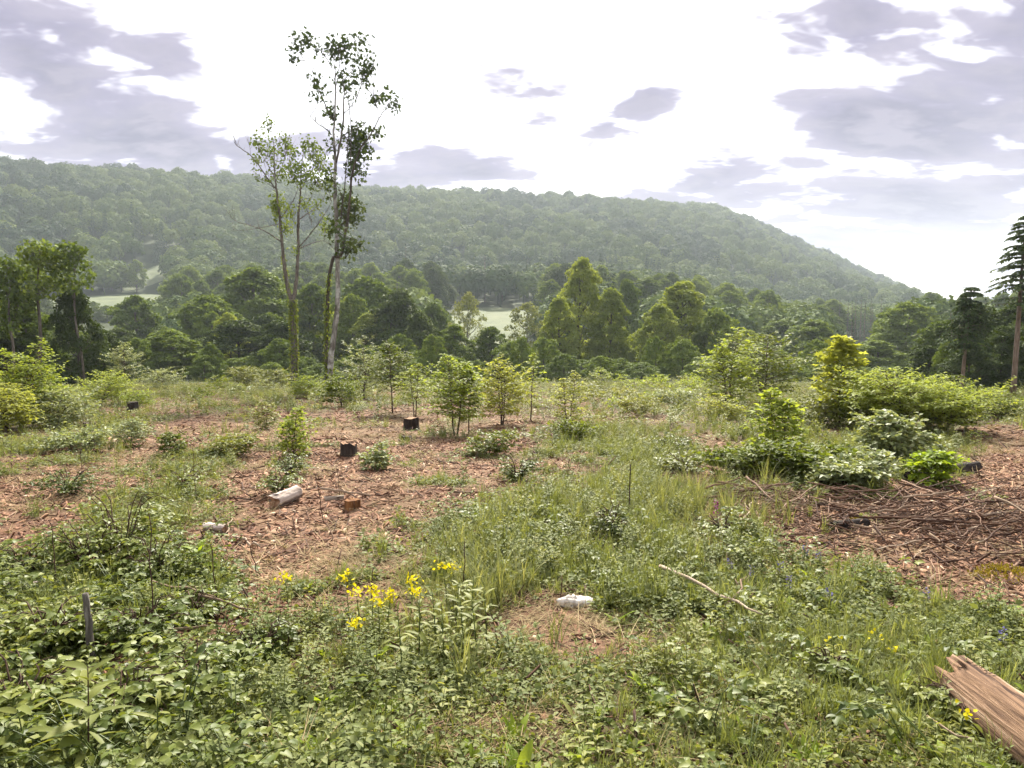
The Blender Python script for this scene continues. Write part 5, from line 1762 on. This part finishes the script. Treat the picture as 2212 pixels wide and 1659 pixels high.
def g_rosette(n, L, matn):
    mb = MB()
    a_ = np.arange(n) * 2.4 + rng.normal(0, .3, n)
    el_ = .15 + .75 * rng.random(n)
    D = np.stack([np.cos(a_) * np.cos(el_), np.sin(a_) * np.cos(el_), np.sin(el_)], 1)
    Nn = np.stack([-np.cos(a_) * np.sin(el_), -np.sin(a_) * np.sin(el_), np.cos(el_)], 1) + rng.normal(0, .15, (n, 3))
    ll = L * (.6 + .6 * rng.random(n))
    mb.leaves(np.zeros((n, 3)), D, Nn, ll, ll * .32, 'lance')
    return mb.mesh('rosette', M[matn])


def g_chip(l, w, t_, matn='chip', curl=.0):
    mb = MB()
    V = np.array([[x, y, z] for z in (0, 1) for y in (-.5, .5) for x in (-.5, .5)], float)
    V[:, 0] *= l * (.75 + .5 * rng.random(8))
    V[:, 1] *= w * (.5 + .9 * rng.random(8))
    V[:, 2] = V[:, 2] * t_ + rng.normal(0, t_ * .25, 8)
    mb.add(V, [(0, 2, 3), (0, 3, 1), (4, 5, 7), (4, 7, 6), (0, 1, 5), (0, 5, 4), (2, 6, 7), (2, 7, 3), (0, 4, 6), (0, 6, 2), (1, 3, 7), (1, 7, 5)], rng.random())
    return mb.mesh('chip', M[matn])


def ring(n, r0, r1, half=52):
    a = np.radians(rng.uniform(-half, half, n))
    r = np.sqrt(rng.uniform(r0 ** 2, r1 ** 2, n))
    return r * np.sin(a), r * np.cos(a)


def lay(name, label, cat, protos, spec, tilt=.12, sink=.0):
    """spec: list of (count, r0, r1, scale, accept(x, y, cover) -> probability, proto indices)"""
    Ps, Rs, Ss, Is = [], [], [], []
    for cnt, r0, r1, sc, acc, idx in spec:
        x, y = ring(cnt, r0, r1)
        c = cover(x, y)
        u, v = to_pix(x, y, G(x, y))
        ok = rng.random(cnt) < acc(x, y, c, u, v)
        x, y = x[ok], y[ok]
        n = len(x)
        z = G(x, y) - sink
        s = sc * (.65 + .7 * rng.random(n))
        Ps.append(np.stack([x, y, z], 1))
        Rs.append(np.stack([rng.normal(0, tilt, n), rng.normal(0, tilt, n), rng.random(n) * 6.28], 1))
        Ss.append(np.stack([s, s, s * (.8 + .4 * rng.random(n))], 1))
        Is.append(rng.choice(idx, n))
    return scatter(name, label, cat, protos, np.concatenate(Ps), np.concatenate(Rs), np.concatenate(Ss), np.concatenate(Is))


def sm(e0, e1, x):
    t_ = np.clip((x - e0) / (e1 - e0), 0, 1)
    return t_ * t_ * (3 - 2 * t_)


nz = lambda x, y, s, seed: fbm(x / s, y / s, 3, seed)
blob = lambda u, v, cu, cv, ru, rv: np.exp(-((u - cu) / ru) ** 2 - ((v - cv) / rv) ** 2)

lay('wood_chips', 'brown bark chips and splinters strewn over the felled ground', 'wood chips',
    [g_chip(.03, .014, .004) for _ in range(3)] + [g_chip(.06, .018, .006) for _ in range(4)] + [g_chip(.11, .014, .008) for _ in range(4)] + [g_chip(.05, .035, .008) for _ in range(2)],
    [(16000, 1.2, 7, .8, lambda x, y, c, u, v: .25 + .75 * sm(.7, .3, c), range(13)),
     (70000, 5.5, 16, 1.1, lambda x, y, c, u, v: sm(.75, .25, c), range(13)),
     (60000, 15, 55, 1.9, lambda x, y, c, u, v: sm(.8, .3, c), range(3, 13))], tilt=.35, sink=.004)

lay('leaf_litter', 'dead brown leaves and dry bits lying between the plants', 'leaf litter', [g_chip(.045, .03, .002, 'dead_leaf') for _ in range(5)] + [g_chip(.16, .006, .005, 'stick') for _ in range(4)] + [g_chip(.28, .008, .007, 'stick') for _ in range(3)],
    [(9000, 1.2, 8, 1.0, lambda x, y, c, u, v: .5 + 0 * x, range(12)), (16000, 6, 30, 1.2, lambda x, y, c, u, v: sm(.9, .3, c), range(5, 12)),
     (26000, 5, 14, 1.3, lambda x, y, c, u, v: np.clip(1.3 * blob(u, v, 1900, 1120, 330, 48) + .9 * blob(u, v, 2150, 1150, 160, 70), 0, 1), range(5, 12))], tilt=.3, sink=.0)

lay('herb_cover', 'low clover-like herbs carpeting the green parts of the clearing', 'herbs',
    [g_clover(.07, .06, 34, .022, 'herb_leaf') for _ in range(3)] + [g_clover(.09, .09, 40, .028, 'mint_leaf') for _ in range(3)] + [g_clover(.08, .05, 34, .024, 'grass') for _ in range(2)]
    + [g_clover(.30, .16, 90, .06, 'herb_leaf', 'tiny') for _ in range(3)] + [g_clover(.30, .18, 90, .06, 'mint_leaf', 'tiny') for _ in range(2)],
    [(9000, 1.2, 6, 1.0, lambda x, y, c, u, v: sm(.35, .75, c) * (.35 + .65 * sm(.42, .6, nz(x, y, .8, 101))), [0, 1, 2, 6, 7]),
     (6000, 1.2, 6, 1.05, lambda x, y, c, u, v: sm(.35, .75, c) * sm(.48, .62, nz(x, y, .9, 103)), [3, 4, 5]),
     (24000, 5, 15, 1.25, lambda x, y, c, u, v: sm(.45, .8, c) * .9, [0, 1, 2, 3, 4, 5, 6]),
     (11000, 14, 62, 1.0, lambda x, y, c, u, v: sm(.5, .9, c) * .8, [8, 9, 10, 11, 12])])

lay('grass_cover', 'loose green grass growing through the herbs', 'grass',
    [g_grass(14, .13, .6, .004, 'grass') for _ in range(3)] + [g_grass(18, .20, .5, .005, 'grass') for _ in range(3)] + [g_grass(22, .34, .55, .007, 'blue_grass', r=.05) for _ in range(3)],
    [(7500, 1.2, 6, 1.0, lambda x, y, c, u, v: sm(.3, .7, c) * (.3 + .7 * sm(.45, .6, nz(x, y, .7, 111))), [0, 1, 2]),
     (3500, 1.2, 7, 1.0, lambda x, y, c, u, v: sm(.4, .8, c) * sm(.5, .62, nz(x, y, 1.1, 113)), [3, 4, 5]),
     (2600, 3, 10, 1.0, lambda x, y, c, u, v: np.clip(blob(u, v, 1030, 1310, 110, 150) + .8 * blob(u, v, 1480, 1120, 170, 90) + .5 * blob(u, v, 1320, 990, 110, 60), 0, 1), [6, 7, 8]),
     (12000, 5, 18, 1.25, lambda x, y, c, u, v: sm(.5, .85, c) * .7, [3, 4, 5]),
     (6000, 16, 60, 2.0, lambda x, y, c, u, v: sm(.5, .85, c) * .6, [3, 4, 5])])

lay('dry_grass', 'straw-coloured dead grass lying flat', 'dry grass', [g_grass(16, .20, 1.3, .004, 'straw', .72) for _ in range(4)],
    [(2600, 1.2, 7, 1.0, lambda x, y, c, u, v: .25 + .7 * sm(.52, .64, nz(x, y, 1.2, 121)), range(4)),
     (9000, 6, 22, 1.3, lambda x, y, c, u, v: .15 + .85 * sm(.5, .62, nz(x, y, 1.8, 123)) * sm(.15, .45, c), range(4)),
     (7000, 20, 60, 2.4, lambda x, y, c, u, v: .5 * sm(.3, .5, c) + .3 * sm(.45, .6, nz(x, y, 4, 127)), range(4))])

lay('tall_herbs', 'upright leafy weeds standing above the herb carpet', 'weeds',
    [g_herb(.20, 12, .045, 'herb_leaf') for _ in range(3)] + [g_herb(.26, 14, .045, 'mint_leaf', .5) for _ in range(3)] + [g_rosette(8, .12, 'bright_leaf') for _ in range(3)],
    [(1500, 1.3, 6.5, 1.0, lambda x, y, c, u, v: sm(.45, .8, c) * (.25 + .75 * sm(.45, .6, nz(x, y, 1.0, 131))), range(6)),
     (420, 1.3, 6.5, .9, lambda x, y, c, u, v: sm(.45, .8, c) * .5, [6, 7, 8]),
     (5200, 6, 18, 1.15, lambda x, y, c, u, v: sm(.5, .85, c) * .8, range(6)),
     (5200, 16, 62, 2.1, lambda x, y, c, u, v: sm(.45, .85, c) * .8, range(6))])

lay('bramble_cover', 'creeping bramble sprigs over the left foreground and the edges', 'brambles', [g_bramble(.26, 5, .042) for _ in range(4)] + [g_bramble(.4, 7, .04) for _ in range(2)],
    [(3200, 1.3, 8, 1.0, lambda x, y, c, u, v: sm(.4, .7, c) * (np.clip(sm(760, 420, u + .25 * (v - 1200)), 0, 1) + .06), range(6)),
     (3000, 7, 30, 1.2, lambda x, y, c, u, v: sm(.55, .85, c) * (.15 + .6 * sm(.5, .62, nz(x, y, 2.5, 141))), range(6))])
